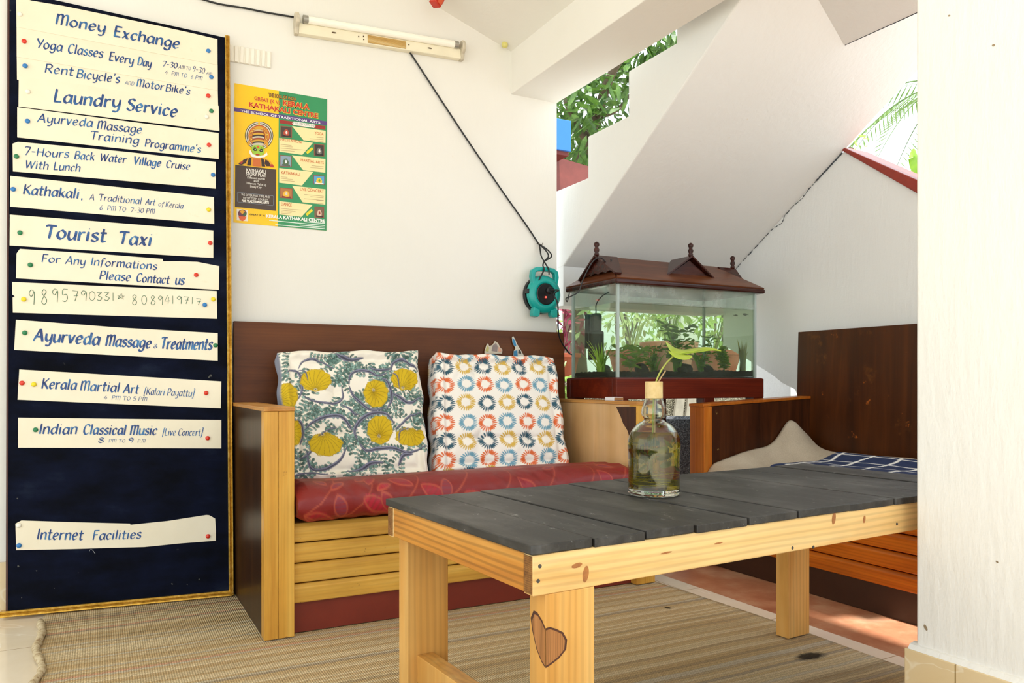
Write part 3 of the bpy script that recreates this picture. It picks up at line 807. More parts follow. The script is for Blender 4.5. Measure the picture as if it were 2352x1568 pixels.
# dancer with the big round headdress, drawn as flat printed shapes
fg = thing_z = L + .0004
flat('dancer', [[(120, 848), (200, 795), (280, 770), (370, 792), (440, 830), (482, 892), (300, 886)]], '#e3a214', fg)
flat('dancer', [[(150, 868), (118, 858), (170, 815), (215, 800), (190, 850)], [(390, 810), (420, 830), (452, 880), (400, 880), (380, 850)]], '#3d1f14', fg + .0002)
flat('dancer', [[(205, 872), (222, 800), (250, 792), (244, 874)], [(352, 882), (346, 800), (372, 806), (388, 884)]], '#2c1712', fg + .0002)
flat('dancer', [[(262, 878), (266, 800), (338, 806), (342, 884)]], '#cf6a2a', fg + .0003)
flat('dancer', [[(122, 850), (150, 832), (172, 826), (150, 858)], [(432, 862), (462, 860), (480, 890), (440, 888)]], '#b8342a', fg + .0004)
flat('dancer', [el(326, 574, 142, 141)], '#3a2a22', fg + .0002)
flat('dancer', [el(326, 574, 136, 135)], '#d9d3c4', fg + .0003)
flat('dancer', [el(326, 574, 126, 125)], '#57503f', fg + .0004)
flat('dancer', [el(326, 575, 117, 116)], '#d8cfb8', fg + .0005)
flat('dancer', [el(326, 576, 108, 107)], '#b5421e', fg + .0006)
flat('dancer', [el(326, 577, 100, 99)], '#d9961c', fg + .0007)
flat('dancer', [el(326 + 82*math.cos(a), 577 + 81*math.sin(a), 12, 12, 10) for a in np.linspace(PI*0.85, PI*2.15, 13)], '#a5421a', fg + .0008)
flat('dancer', [el(326 + 82*math.cos(a), 577 + 81*math.sin(a), 6, 6, 8) for a in np.linspace(PI*0.85, PI*2.15, 13)], '#f0d060', fg + .0009)
flat('dancer', [el(322, 585, 66, 78)], '#8c3b1a', fg + .0009)
flat('dancer', [[(316, 436), (334, 438), (334, 470), (316, 468)]], '#e6b52c', fg + .0009)
flat('dancer', [el(318, 500, 34, 20, 20)], '#d6a024', fg + .001)
for k, (y, rx, c) in enumerate(((530, 46, '#c9b48a'), (545, 52, '#7a3320'), (562, 56, '#d8a834'), (580, 58, '#2e2320'), (596, 60, '#cfc6b0'), (612, 62, '#9a3b1c'), (630, 62, '#d5a42c'), (648, 60, '#2a2a2c'), (662, 58, '#c8c0aa'))):
    flat('dancer', [el(318, y, rx, 16, 24)], c, fg + .0011 + .00008*k)
flat('dancer', [el(222, 650, 14, 24, 16), el(404, 665, 14, 26, 16)], '#d99d20', fg + .0018)
flat('dancer', [[(222, 740), (236, 718), (262, 760), (312, 778), (372, 770), (402, 742), (410, 768), (380, 790), (318, 800), (250, 786)]], '#f2efe8', fg + .0019)
flat('dancer', [[(250, 690), (270, 672), (318, 668), (362, 680), (380, 706), (374, 752), (345, 776), (310, 780), (272, 764), (252, 730)]], '#9fc63a', fg + .0020)
flat('dancer', [[(262, 712), (280, 698), (308, 714), (300, 728), (276, 728)], [(326, 722), (344, 704), (368, 716), (358, 736), (334, 736)]], '#1d1a14', fg + .0021)
flat('dancer', [el(287, 716, 9, 4, 10), el(347, 722, 9, 4, 10)], '#efece2', fg + .0022)
flat('dancer', [[(262, 700), (280, 686), (308, 702), (306, 706), (282, 692)], [(326, 708), (346, 692), (370, 704), (368, 708), (346, 698)]], '#14110e', fg + .0022)
flat('dancer', [[(286, 764), (304, 758), (322, 762), (338, 766), (316, 774), (298, 772)]], '#b3261e', fg + .0022)
flat('dancer', [[(300, 690), (314, 676), (330, 694), (316, 704)]], '#d8501e', fg + .0021)
# its lettering
def pl(name, words, c, lift, shear=0.0, bold=0.02):
    letters(name, words, lambda x, y, l: on_wall(x, y, lift), plain('ink_' + c[1:], c, 0.4, var=0.03), poster, S4, 520, 180, shear=shear, bold=bold)
HT = L + .0012
for dx, dy, c, l in ((0, 0, '#f6d24a', HT), ):
    pl('heading', [('GREAT (K V)', 276, 218, 536, 266, 38, .05), ('KERALA', 562, 272, 832, 316, 52, .075), ('KATHAKALI', 222, 286, 638, 354, 46, .075), ('CENTRE', 662, 358, 918, 402, 46, .075)], c, l)
    pl('heading', [('THE SOUL OF INDIA', 420, 182, 698, 228, 34, .07)], '#2b3a24', l - .0002)
pl('heading', [('GREAT (K V)', 278, 217, 534, 264, 36, .02), ('KERALA', 565, 270, 829, 313, 49, .035), ('KATHAKALI', 225, 283, 635, 351, 43, .035), ('CENTRE', 665, 355, 915, 399, 43, .035)], '#c8321e', HT + .0003)
pl('heading', [('THE SOUL OF INDIA', 422, 181, 696, 226, 30, .01)], '#c98a2c', HT + .0003)
pl('lettering', [('THE SCHOOL OF TRADITIONAL ARTS', 142, 338, 938, 458, 22, .03)], '#f1eef4', HT)
pl('lettering', [('OUR PROGRAMME', 668, 458, 882, 488, 20, 0.0)], '#8d8a86', HT)
pl('lettering', [('KATHAKALI', 198, 935, 394, 954, 34), ('STORY PLAY', 192, 970, 398, 990, 34), ('Different stories', 208, 1002, 384, 1018, 22, .006), ('and', 272, 1036, 318, 1040, 20, .006), ('Different Make up', 194, 1058, 398, 1078, 22, 0.0), ('Every Day', 238, 1092, 352, 1103, 22, .006),
                 ('WE OFFER FULL TIME AND', 148, 1174, 434, 1200, 22, .0), ('SHORT TERM COURSES', 164, 1208, 416, 1228, 22, .0), ('FOR TRADITIONAL ARTS', 152, 1236, 424, 1256, 22, .05)], '#efeae2', HT)
rim = [[(112, 1140), (466, 1176), (472, 1184), (468, 1270), (460, 1274), (114, 1238), (108, 1230), (108, 1146)]]
mb = MB()
for r in rim: mb.tube([pw(x, y, L + .0006) for x, y in r + r[:1]], 0.0005, 4)
mb.build('text_frame', plain('ink_9fb4c8', '#9fb4c8', 0.4), poster)
pl('lettering', [('YOGA', 880, 562, 970, 574, 28, .004), ('MEDITATION', 540, 624, 748, 652, 27, 0.0), ('MARTIAL ARTS', 742, 830, 972, 860, 28, 0.0), ('KATHAKALI', 546, 958, 734, 976, 30, .004), ('LIVE CONCERT', 736, 1122, 972, 1146, 30, .004), ('DANCE', 546, 1272, 652, 1284, 30, .004)], '#c8622a', HT)
sm = []
for x0, x1, y in ((900, 970, 592), (832, 970, 606), (832, 970, 624), (540, 650, 664), (540, 660, 680), (540, 795, 700), (540, 680, 722), (850, 970, 876), (838, 970, 894), (546, 610, 988), (546, 660, 1004), (546, 680, 1022),
                 (778, 972, 1164), (838, 970, 1186), (776, 972, 1206), (900, 970, 1222), (834, 970, 1246), (546, 746, 1304), (546, 690, 1322), (546, 650, 1336), (546, 640, 1350)):
    sm.append([(x0, y-4-(970-x0)*0), (x1, y-4+(x1-x0)*0.09), (x1, y+(x1-x0)*0.09), (x0, y)])
flat('small_print', sm, '#b9a47a', HT)
pl('lettering', [('GREAT (K V)', 230, 1368, 384, 1380, 14, .02)], '#4d3a1a', HT)
pl('lettering', [('KERALA KATHAKALI CENTRE', 396, 1392, 986, 1444, 30, .04)], '#f4f2ec', HT)
flat('small_print', [[(776, 1430), (986, 1448), (986, 1456), (776, 1438)], [(426, 1416), (986, 1470), (986, 1478), (426, 1424)], [(730, 1464), (986, 1486), (986, 1494), (730, 1472)], [(488, 1460), (986, 1502), (986, 1510), (488, 1468)]], '#dfeee0', HT)

# ================================================================== tube lamp, wall vent, cables, reel
lamp = thing('tube_light', 'old cream fluorescent batten light fixed high on the back wall', 'light', on_wall(870, 90, 0))
A = Vector(on_wall(682, 62)); B = Vector(on_wall(1052, 122)); ux_ = (B-A).normalized(); uu = Vector((-ux_.z, 0, ux_.x))
M_BAT = plain('yellowed_enamel', '#f1e8cd', 0.35, var=0.1, vscale=9)
def lbox(x0, x1, v0, v1, y0, y1):
    """box along the batten: x along it, v across (up), y out from the wall"""
    mb = MB(); q = [A + ux_*x + uu*v + Vector((0, -y, 0)) for y in (y0, y1) for x, v in ((x0, v0), (x1, v0), (x1, v1), (x0, v1))]
    mb.raw(q, [(3, 2, 1, 0), (4, 5, 6, 7), (0, 1, 5, 4), (1, 2, 6, 5), (2, 3, 7, 6), (3, 0, 4, 7)]); return mb
LL = (B-A).length
lbox(0, LL, -0.034, 0.006, 0.001, 0.030).build('batten', M_BAT, lamp, bevel=0.003)
M_BARE = wood('bare_board', '#b98d4a', '#d0a862', '#e2c58e', 'X', 3)
lbox(LL*0.40, LL*0.635, -0.030, 0.000, 0.030, 0.0325).build('bare_patch', M_BARE, lamp)
M_TUBE = plain('frosted_tube_glass', '#fbf7ea', 0.18, var=0.02)
mb = MB(); mb.tube([A + ux_*x + uu*0.018 + Vector((0, -0.036, 0)) for x in (0.018, LL-0.018)], 0.0145, 16); mb.build('tube', M_TUBE, lamp, smooth=False)
M_ALU = plain('dull_aluminium', '#a9a69c', 0.35, 0.6)
for x0, x1 in ((0.016, 0.034), (LL-0.034, LL-0.016)):
    mb = MB(); mb.tube([A + ux_*x + uu*0.018 + Vector((0, -0.036, 0)) for x in (x0, x1)], 0.0152, 16); mb.build('tube_cap', M_ALU, lamp)
M_HOLD = plain('grubby_lampholder', '#d6cbb4', 0.5, var=0.3, vscale=40)
for x in (0.0, LL):
    mb = MB(); sgn = 1 if x else -1
    q = [A + ux_*x + uu*v + Vector((0, -y, 0)) for v, y in ((-0.036, 0.001), (-0.036, 0.026), (-0.014, 0.036), (0.0, 0.052), (0.022, 0.055), (0.037, 0.046), (0.040, 0.026), (0.026, 0.012), (0.012, 0.001))]
    mb.poly_prism(q, ux_*(0.014*sgn)); mb.build('lamp_holder', M_HOLD, lamp, bevel=0.002)
M_RUST = plain('rusty_hole', '#5a4630', 0.9)
mb = MB()
for f, v in ((0.2, -0.012), (0.345, -0.012), (0.375, -0.008), (0.375, -0.02), (0.655, -0.012), (0.79, -0.012)):
    w = 0.010 if f in (0.2, 0.79) else 0.003
    q = [A + ux_*(LL*f + w*math.cos(a)) + uu*(v + 0.003*math.sin(a)) + Vector((0, -0.0312, 0)) for a in np.linspace(0, 2*PI, 9)[:-1]]
    mb.raw(q, [tuple(range(8))])
mb.build('screw_hole', M_RUST, lamp)

vent = thing('wall_vent', 'small white painted louvre strip beside the top of the notice board', 'vent', on_wall(575, 130, 0))
M_WP = plain('white_overpaint', '#f3eee2', 0.6)
c4 = [on_wall(524, 104), on_wall(623, 121), on_wall(622, 158), on_wall(523, 141)]
mb = MB(); mb.poly_prism([Vector(p) for p in c4], (0, -0.006, 0)); mb.build('plate', M_WP, vent, bevel=0.002)
for k in range(8):
    t0, t1 = (k + 0.15)/8, (k + 0.8)/8
    q = [Vector(c4[0]).lerp(Vector(c4[1]), t0), Vector(c4[0]).lerp(Vector(c4[1]), t1), Vector(c4[3]).lerp(Vector(c4[2]), t1), Vector(c4[3]).lerp(Vector(c4[2]), t0)]
    q = [p + Vector((0, -0.006, 0.0)) for p in q]
    mb = MB(); mb.poly_prism(q, (0, -0.006, 0)); mb.build('louvre', M_WP, vent, bevel=0.002)

M_BLK = plain('black_rubber', '#15171a', 0.45)
mb = MB(); mb.tube([on_wall(x, y, 0.006) for x, y in spline2([(452, -4), (500, 10), (560, 20), (610, 30), (676, 41)], 6)], 0.0035, 8)
tag(mb.build('power_cable', M_BLK, smooth=True), 'black cable running along the wall into the tube light from above the notice board', 'cable')
mb = MB(); mb.tube([on_wall(x, y, 0.008) for x, y in spline2([(940, 122), (965, 160), (1060, 305), (1150, 437), (1205, 515), (1236, 562)], 8)], 0.0036, 8)
tag(mb.build('power_cable', M_BLK, smooth=True), 'black cable slanting down the wall from the tube light to the teal reel', 'cable')

# little red holder at the ceiling and the hanging bell
p = Vector(ray(1001, 6))*3.10 + Vector((0, 0, EYE))
hd = thing('ceiling_bracket', 'small red plastic bracket hanging at the ceiling edge', 'bracket', p)
M_REDP = plain('red_plastic', '#c3301c', 0.3)
Mx = Matrix.Translation(p) @ Matrix.Rotation(0.5, 4, 'Y') @ Matrix.Rotation(0.5, 4, 'Z')
MB().box((-0.018, -0.02, -0.012), (0.018, 0.02, 0.03), Mx).build('body', M_REDP, hd, bevel=0.004)
MB().box((-0.011, -0.024, -0.006), (0.011, -0.02, 0.022), Mx).build('face_plate', plain('orange_plastic', '#d8552c', 0.35), hd, bevel=0.002)
MB().tube([p + Vector((0, 0, 0.02)), p + Vector((0, 0, zc0 + 0.34*(xc0 - p.x) - p.z + 0.002))], 0.007, 10).build('stem', M_REDP, hd)
p = Vector(on_wall(1152, 108, 0.03))
bl = thing('hanging_bell', 'tiny yellow bell on a red-tagged thread below the ceiling', 'bell', p)
MB().lathe([(0.002, 0.016), (0.008, 0.013), (0.013, 0.004), (0.014, -0.004), (0.011, -0.012), (0.004, -0.015)], p, 16).build('bell', plain('pale_brass', '#d9cf7a', 0.3), bl, smooth=True)
MB().box((p.x+0.004, p.y-0.004, p.z+0.026), (p.x+0.016, p.y+0.002, p.z+0.042)).build('tag', M_REDP, bl)
MB().tube([p + Vector((0, 0, 0.014)), p + Vector((0.004, 0, 0.026)), p + Vector((0.01, 0, 0.042)), p + Vector((0.01, 0.0, 0.075))], 0.0008, 5).build('thread', plain('white_thread', '#d9d4c8', 0.9), bl)

# teal extension reel hung on a hook
rc = Vector(on_y(1244, 677, 2.972)); Rr = 0.084
reel = thing('extension_reel', 'teal round extension cable reel hanging on the back wall', 'cable reel', (rc.x, WY, rc.z - 0.12))
M_TEAL = plain('teal_plastic', '#0aa29b', 0.28, var=0.05)
Mf = Matrix.Rotation(PI/2, 4, 'X')    # +z of the profile points to -Y (out of the wall)
MB().lathe([(0.045, 0.0), (Rr-0.012, 0.002), (Rr-0.002, 0.010), (Rr, 0.02), (Rr-0.006, 0.032), (Rr-0.022, 0.040), (0.05, 0.042), (0.047, 0.036)], rc, 40, Mf, caps=False).build('drum_cover', M_TEAL, reel, smooth=True)
MB().lathe([(0.002, 0.034), (0.046, 0.034), (0.047, 0.039), (0.043, 0.041), (0.002, 0.038)], rc, 32, Mf).build('socket_face', plain('black_plastic', '#17191b', 0.3), reel, smooth=False)
MB().lathe([(0.03, -0.026), (Rr-0.002, -0.024), (Rr+0.001, -0.014), (Rr-0.002, -0.002), (0.03, 0.0)], rc, 36, Mf).build('cable_drum', M_BLK, reel, smooth=False)
hp = [(-0.062, 0.05), (-0.070, 0.10), (-0.066, 0.135), (-0.045, 0.152), (0, 0.158), (0.045, 0.152), (0.066, 0.135), (0.070, 0.10), (0.062, 0.05)]
hi = [(0.046, 0.066), (0.050, 0.10), (0.048, 0.120), (0.036, 0.130), (0, 0.134), (-0.036, 0.130), (-0.048, 0.120), (-0.050, 0.10), (-0.046, 0.066)]
mb = MB(); n = len(hp)
vs = [(rc.x + x, rc.y - yy, rc.z + z*0.76) for yy in (0.008, 0.034) for x, z in hp + hi[::-1]]
fs = []
for i in range(n-1):
    a, b, c, d = i, i+1, n+i+1, n+i
    fs += [(a, b, c, d), (a+2*n, d+2*n, c+2*n, b+2*n), (a, a+2*n, b+2*n, b), (d, c, c+2*n, d+2*n)]
fs += [(0, n, 3*n, 2*n), (n-1, 3*n-1, 4*n-1, 2*n-1)]
mb.raw(vs, fs); mb.build('handle', M_TEAL, reel, bevel=0.004)
for sg in (-1, 1):
    q = [(0.028, -0.070), (0.030, -0.094), (0.040, -0.102), (0.062, -0.098), (0.064, -0.086), (0.056, -0.058)]
    MB().poly_prism([(rc.x + sg*x, rc.y - 0.004, rc.z + z) for x, z in q], (0, -0.034, 0)).build('foot', M_TEAL, reel, bevel=0.003)
s = NT('red_indicator'); s.base('#ff2010'); s.b.inputs['Emission Color'].default_value = (1, 0.03, 0.02, 1); s.b.inputs['Emission Strength'].default_value = 6
MB().lathe([(0.0001, 0.041), (0.004, 0.041), (0.0035, 0.044), (0.0001, 0.0455)], rc + Vector((-0.002, 0, -0.014)), 10, Mf).build('indicator_light', s.m, reel)
MB().lathe([(0.0001, 0.040), (0.017, 0.040), (0.016, 0.048), (0.010, 0.052), (0.0001, 0.052)], rc + Vector((0.014, 0, 0.016)), 16, Mf).build('plug', M_BLK, reel, bevel=0.002)
q = [(-0.0845, 0.006, -0.03), (-0.0845, 0.006, 0.0)]
MB().box((rc.x-0.090, rc.y-0.03, rc.z+0.0), (rc.x-0.078, rc.y-0.008, rc.z+0.02)).build('latch', M_BLK, reel, bevel=0.002)
# loops of its own lead round the hook and through the handle
top = Vector(on_wall(1236, 562, 0.012)); mid = Vector((rc.x + 0.004, rc.y - 0.015, rc.z + 0.146)); ha = Vector((rc.x, rc.y - 0.02, rc.z + 0.108))
mb = MB()
for dx, dy in ((0.022, -0.012), (-0.010, -0.004), (0.036, -0.016)):
    mb.tube(catmull([top, top.lerp(mid, 0.35) + Vector((dx*0.7, dy, 0)), top.lerp(mid, 0.7) + Vector((dx, dy, 0)), mid], 6), 0.0032, 7)
mb.tube(catmull([mid, mid + Vector((-0.012, -0.01, -0.02)), ha + Vector((-0.012, -0.022, -0.002)), ha + Vector((-0.03, -0.018, -0.04)), ha + Vector((-0.045, -0.006, -0.075))], 6), 0.0032, 7)
mb.tube(catmull([mid, mid + Vector((0.006, -0.012, -0.02)), ha + Vector((0.012, -0.022, 0.0)), ha + Vector((0.014, -0.02, -0.022))], 6), 0.0032, 7)
mb.build('lead_loop', M_BLK, reel, smooth=True)
hk = MB().tube(catmull([top + Vector((-0.006, 0.014, 0.004)), top + Vector((-0.004, -0.004, 0.002)), top + Vector((0.004, -0.012, -0.004)), top + Vector((0.014, -0.006, 0.006))], 4), 0.002, 6)
tag(hk.build('wall_hook', plain('grey_steel', '#6e6a63', 0.4, 0.7), smooth=True), 'small bent wall hook holding the reel cable loops', 'hook')
# lead from the plug down behind the tank
pg = rc + Vector((0.014, -0.051, 0.016))
p1 = on_y(1281, 700, 2.80); p2 = on_y(1284, 770, 2.86); p3 = on_y(1305, 808, 2.90)
mb = MB(); mb.tube(catmull([pg, pg + Vector((0.03, -0.02, 0.0)), on_y(1272, 676, 2.87), p1, p2, p3, on_y(1318, 815, 2.955)], 8), 0.0034, 8)
tag(mb.build('power_cable', M_BLK, smooth=True), 'black cable hanging from the teal reel down behind the fish tank', 'cable')
# ================================================================== the rug
RX0, RX1, RY0, RY1 = -0.150, 1.838, 0.55, 2.965
s = NT('striped_jute_rug')
v = s.coord()
sep = s.n('ShaderNodeSeparateXYZ'); s.l(v, sep.inputs[0])
wob = s.noise(s.coord((1.2, 0.2, 1)), 2.5, 2)
def math_(op, a, b=None):
    nd = s.n('ShaderNodeMath', operation=op)
    for i, q in enumerate((a, b)):
        if q is None: continue
        if isinstance(q, (int, float)): nd.inputs[i].default_value = q
        else: s.l(q, nd.inputs[i])
    return nd.outputs[0]
yy = math_('ADD', sep.outputs[1], math_('MULTIPLY', wob, 0.03))
cx = s.n('ShaderNodeCombineXYZ'); s.l(yy, cx.inputs[1])
row = s.n('ShaderNodeCombineXYZ'); s.l(math_('FLOOR', math_('MULTIPLY', yy, 82.0)), row.inputs[1])
wn1 = s.n('ShaderNodeTexWhiteNoise', noise_dimensions='3D'); s.l(row.outputs[0], wn1.inputs[0])
band = s.noise(cx.outputs[0], 9, 4, 0.6)
c1 = s.ramp(band, [(0.30, '#b0946a'), (0.42, '#c6a97c'), (0.5, '#dcc39a'), (0.58, '#cfb386'), (0.68, '#e8d8b6')])
c2 = s.ramp(wn1.outputs[0], [(0.0, '#a08f74'), (0.08, '#d8c6a0'), (0.30, '#c8ac80'), (0.52, '#e4d4b0'), (0.70, '#bc9e70'), (0.83, '#c4c2b4'), (0.90, '#8c785c'), (0.935, '#cf8a78'), (0.96, '#7d7a78'), (1.0, '#dccba8')], 'CONSTANT')
col = s.mix(0.5, c1, c2)
# knots: raised lumps along every row
kx = s.n('ShaderNodeTexWave', wave_type='BANDS', bands_direction='X'); kx.inputs['Scale'].default_value = 52; kx.inputs['Distortion'].default_value = 0.6
ky = s.n('ShaderNodeTexWave', wave_type='BANDS', bands_direction='Y'); ky.inputs['Scale'].default_value = 25.76; ky.inputs['Distortion'].default_value = 0.0
s.l(v, kx.inputs[0]); s.l(cx.outputs[0], ky.inputs[0])
lump = math_('MULTIPLY', kx.outputs[1], math_('POWER', ky.outputs[1], 0.6))
col = s.mix(1.0, col, s.ramp(lump, [(0.0, 0.74), (0.35, 0.97), (0.7, 1.06)]), 'MULTIPLY')
fib = s.noise(v, 150, 4, 0.7)
col = s.mix(1.0, col, s.ramp(fib, [(0.3, 0.72), (0.65, 1.08)]), 'MULTIPLY')
# burn mark near the pillar and one small stain
sp = on_floor(1862, 1512)
def spot(colr, p, rx, ry, inp, rag=0.35):
    mp = s.n('ShaderNodeMapping'); mp.vector_type = 'TEXTURE'; mp.inputs['Location'].default_value = (p.x, p.y, 0); mp.inputs['Scale'].default_value = (rx, ry, 1.0)
    tc = s.n('ShaderNodeTexCoord'); s.l(tc.outputs['Object'], mp.inputs[0])
    ln = s.n('ShaderNodeVectorMath', operation='LENGTH'); sx = s.n('ShaderNodeVectorMath', operation='MULTIPLY'); sx.inputs[1].default_value = (1, 1, 0)
    s.l(mp.outputs[0], sx.inputs[0]); s.l(sx.outputs[0], ln.inputs[0])
    rn = s.noise(v, 60, 3)
    d = math_('ADD', ln.outputs['Value'], math_('MULTIPLY', math_('SUBTRACT', rn, 0.5), rag*2))
    return s.mix(s.ramp(d, [(0.55, 0.92), (1.1, 0.0)]), inp, colr)
col = spot('#1f1a16', sp, 0.062, 0.030, col)
col = spot('#2a1c12', on_floor(1534, 1400), 0.012, 0.016, col)
s.base(col); s.set(Roughness=0.95); s.b.inputs['Specular IOR Level'].default_value = 0.1
pb = s.bump(lump, 0.7, 0.004); s.bump(fib, 0.35, 0.002, pb)
M_RUG = s.m
nx, ny = 90, 80
X, Y = np.meshgrid(np.linspace(0, 1, nx), np.linspace(0, 1, ny))
left = RX0 + 0.010*np.sin(Y*19) + 0.008*np.sin(Y*43 + 1)
right = np.minimum(RX1 + 0.006*np.sin(Y*15) + 0.05*(1 - Y), np.where(Y > 0.79, 1.80, 9))
P = np.zeros((ny, nx, 3)); P[..., 0] = left + (right-left)*X; P[..., 1] = RY0 + (RY1-RY0)*Y
P[..., 2] = 0.0065 + 0.0018*np.sin(P[..., 1]*28 + np.sin(P[..., 0]*3))*np.exp(-((P[..., 0]-RX0)/0.5)**2)
me = grid_mesh('rug', P)
bm = bmesh.new(); bm.from_mesh(me)
r = bmesh.ops.extrude_face_region(bm, geom=bm.faces[:])
for vv in [g for g in r['geom'] if isinstance(g, bmesh.types.BMVert)]: vv.co.z = 0.0012
bmesh.ops.recalc_face_normals(bm, faces=bm.faces[:]); bm.to_mesh(me); bm.free()
rug = thing('rug', 'striped jute rug covering the tiled floor under the coffee table', 'rug', (0, 0, 0))
link_mesh('weave', me, M_RUG, rug, smooth=True)
s = NT('frayed_hem'); nz = s.noise(s.coord(), 60, 5, 0.7)
s.base(s.ramp(nz, [(0.32, '#8a6a44'), (0.5, '#c5b492'), (0.75, '#d9cdb4')])); s.set(Roughness=0.95); s.bump(nz, 0.6, 0.004); M_HEM = s.m
yv = np.linspace(2.83, 0.7, 90)
path = []; rad = []
for y in yv:
    t = (y - RY0)/(RY1 - RY0)
    path.append((RX0 + 0.010*math.sin(t*19) + 0.008*math.sin(t*43 + 1) - 0.002, y, 0.0105 + 0.002*math.sin(y*31))); rad.append(0.0095 + 0.0015*math.sin(y*57) + 0.002*random.random())
MB().tube(path, rad, 10).build('rolled_hem', M_HEM, rug, smooth=True)

# ================================================================== sofas
W_YEL = wood('varnished_yellow_pine', '#bf8230', '#d8a042', '#e6b658', 'Z', 1.0, 0.32, 0.06, spots=('#8a5a2a', 0.68, 26))
W_YELX = wood('varnished_pine_slat', '#bf8a38', '#d8a648', '#e4b962', 'X', 1.0, 0.34, 0.06, spots=('#7a5a30', 0.67, 34))
W_DARK = wood('dark_plywood_panel', '#241308', '#341d0c', '#452911', 'Z', 1.0, 0.36, 0.08, spots=('#b07a3a', 0.69, 24))
W_BACK = wood('brown_backrest_plywood', '#4a2208', '#5c2f0d', '#6c3b14', 'X', 0.8, 0.48, 0.06, spots=('#c9b59a', 0.74, 40))
W_PLINTH = plain('oxblood_plinth_board', '#7a2a1c', 0.38, var=0.18, vscale=7)
W_LIGHT = wood('bare_light_plywood', '#d2a468', '#dcb27a', '#e6c190', 'Z', 0.6, 0.5, 0.06)
W_RAIL = wood('honey_top_rail', '#a86a2c', '#c58a44', '#d8a562', 'Y', 1.0, 0.36, 0.15)
W_ORG = wood('orange_stained_post', '#9a4c12', '#b8641c', '#cc7c2c', 'Z', 1.0, 0.3, 0.15)
W_ORGX = wood('orange_stained_slat', '#a8530f', '#c66a16', '#d67d22', 'X', 1.0, 0.3, 0.15, spots=('#3a200c', 0.68, 30))
W_BACK2 = wood('stained_dark_backrest', '#331806', '#4a2408', '#5f310e', 'Z', 0.7, 0.36, 0.05, spots=('#a5571c', 0.655, 15), wear=('#7a4a1c', 0.60, 7))
W_ARM2 = wood('dark_arm_panel', '#2a1206', '#43200c', '#5a3014', 'Z', 1.2, 0.33, 0.15, spots=('#a88a52', 0.69, 22))
W_PL2 = plain('dark_brown_plinth', '#3c2112', 0.4, var=0.3, vscale=9)

def sofa(name, label, loc, rot, W, D, mats, arms, topz, back_z=0.975, arm_slope=0.0, slats=4, zb=0.0):
    t = thing(name, label, 'sofa', loc, rot)
    AW = 0.086
    post, slat_m, arm_out, back_m, pl_m, rail = mats
    for side, x0 in (('a', 0.0), ('b', W - AW)):
        # front post is two strips glued side by side
        mb = MB(); mb.box((x0, 0, zb), (x0 + AW*0.47, 0.045, topz - 0.012)); mb.box((x0 + AW*0.475, 0.0004, zb), (x0 + AW, 0.045, topz - 0.012))
        mb.build('front_post', post, t, local=True, bevel=0.0015)
        pm = arms[0] if side == 'a' else arms[1]
        mb = MB(); pr = [(0.045, zb if side == 'a' else 0.05), (D - 0.03, zb if side == 'a' else 0.05), (D - 0.03, topz - 0.012 + arm_slope), (0.045, topz - 0.012)]
        mb.poly_prism([(x0 + 0.002, y, z) for y, z in pr], (AW - 0.004, 0, 0)); mb.build('arm_panel', pm, t, local=True, bevel=0.0015)
        mb = MB(); mb.poly_prism([(x0 - 0.002, y, z) for y, z in ((-0.004, topz - 0.012), (D - 0.03, topz - 0.012 + arm_slope), (D - 0.03, topz + arm_slope), (-0.004, topz))], (AW + 0.004, 0, 0))
        mb.build('arm_rail', rail, t, local=True, bevel=0.002)
    # slatted front, bevelled upper edges
    z0, z1 = 0.098, 0.338; hh = (z1 - z0)/slats
    for k in range(slats):
        a = z0 + hh*k; mb = MB()
        mb.poly_prism([(AW, y, z) for y, z in ((0.022, a + 0.002), (0.020, a + 0.006), (0.020, a + hh - 0.014), (0.030, a + hh - 0.003), (0.045, a + hh - 0.003), (0.045, a + 0.002))], (W - 2*AW, 0, 0))
        mb.build('slat', slat_m, t, local=True, bevel=0.0012)
    MB().box((AW, 0.034, zb), (W - AW, 0.052, z0 + 0.004)).build('plinth', pl_m, t, local=True)
    MB().box((AW, 0.046, 0.316), (W - AW, D - 0.05, 0.334)).build('seat_board', slat_m, t, local=True)
    mb = MB(); lean = 0.03
    mb.poly_prism([(0.008 + (0.03 if name == 'sofa_b' else 0), y, z) for y, z in ((D - 0.055, 0.06), (D - 0.036, 0.06), (D - 0.036 + lean, back_z), (D - 0.055 + lean, back_z))], (W - 0.012, 0, 0))
    mb.build('backrest', back_m, t, local=True, bevel=0.002)
    return t, AW

S1X, S1Y, S1W, S1D = 0.417, 2.312, 1.411, 0.662
sofa1, AW = sofa('wooden_sofa', 'pine-fronted wooden sofa with red seat pad along the back wall', (S1X, S1Y, 0), 0.0, S1W, S1D,
                 (W_YEL, W_YELX, W_DARK, W_BACK, W_PLINTH, W_RAIL), (W_DARK, W_LIGHT), 0.682, 0.975, zb=0.0095)
S2X, S2Y, S2W, S2D = 2.205, 2.556, 1.46, 0.66
sofa2, _ = sofa('wooden_sofa', 'dark wooden sofa with beige throw under the stair by the pillar', (S2X, S2Y, 0), -PI/2, S2W, S2D,
                (W_ORG, W_ORGX, W_ARM2, W_BACK2, W_PL2, W_ORG), (W_ARM2, W_ARM2), 0.664, 0.985, 0.028)
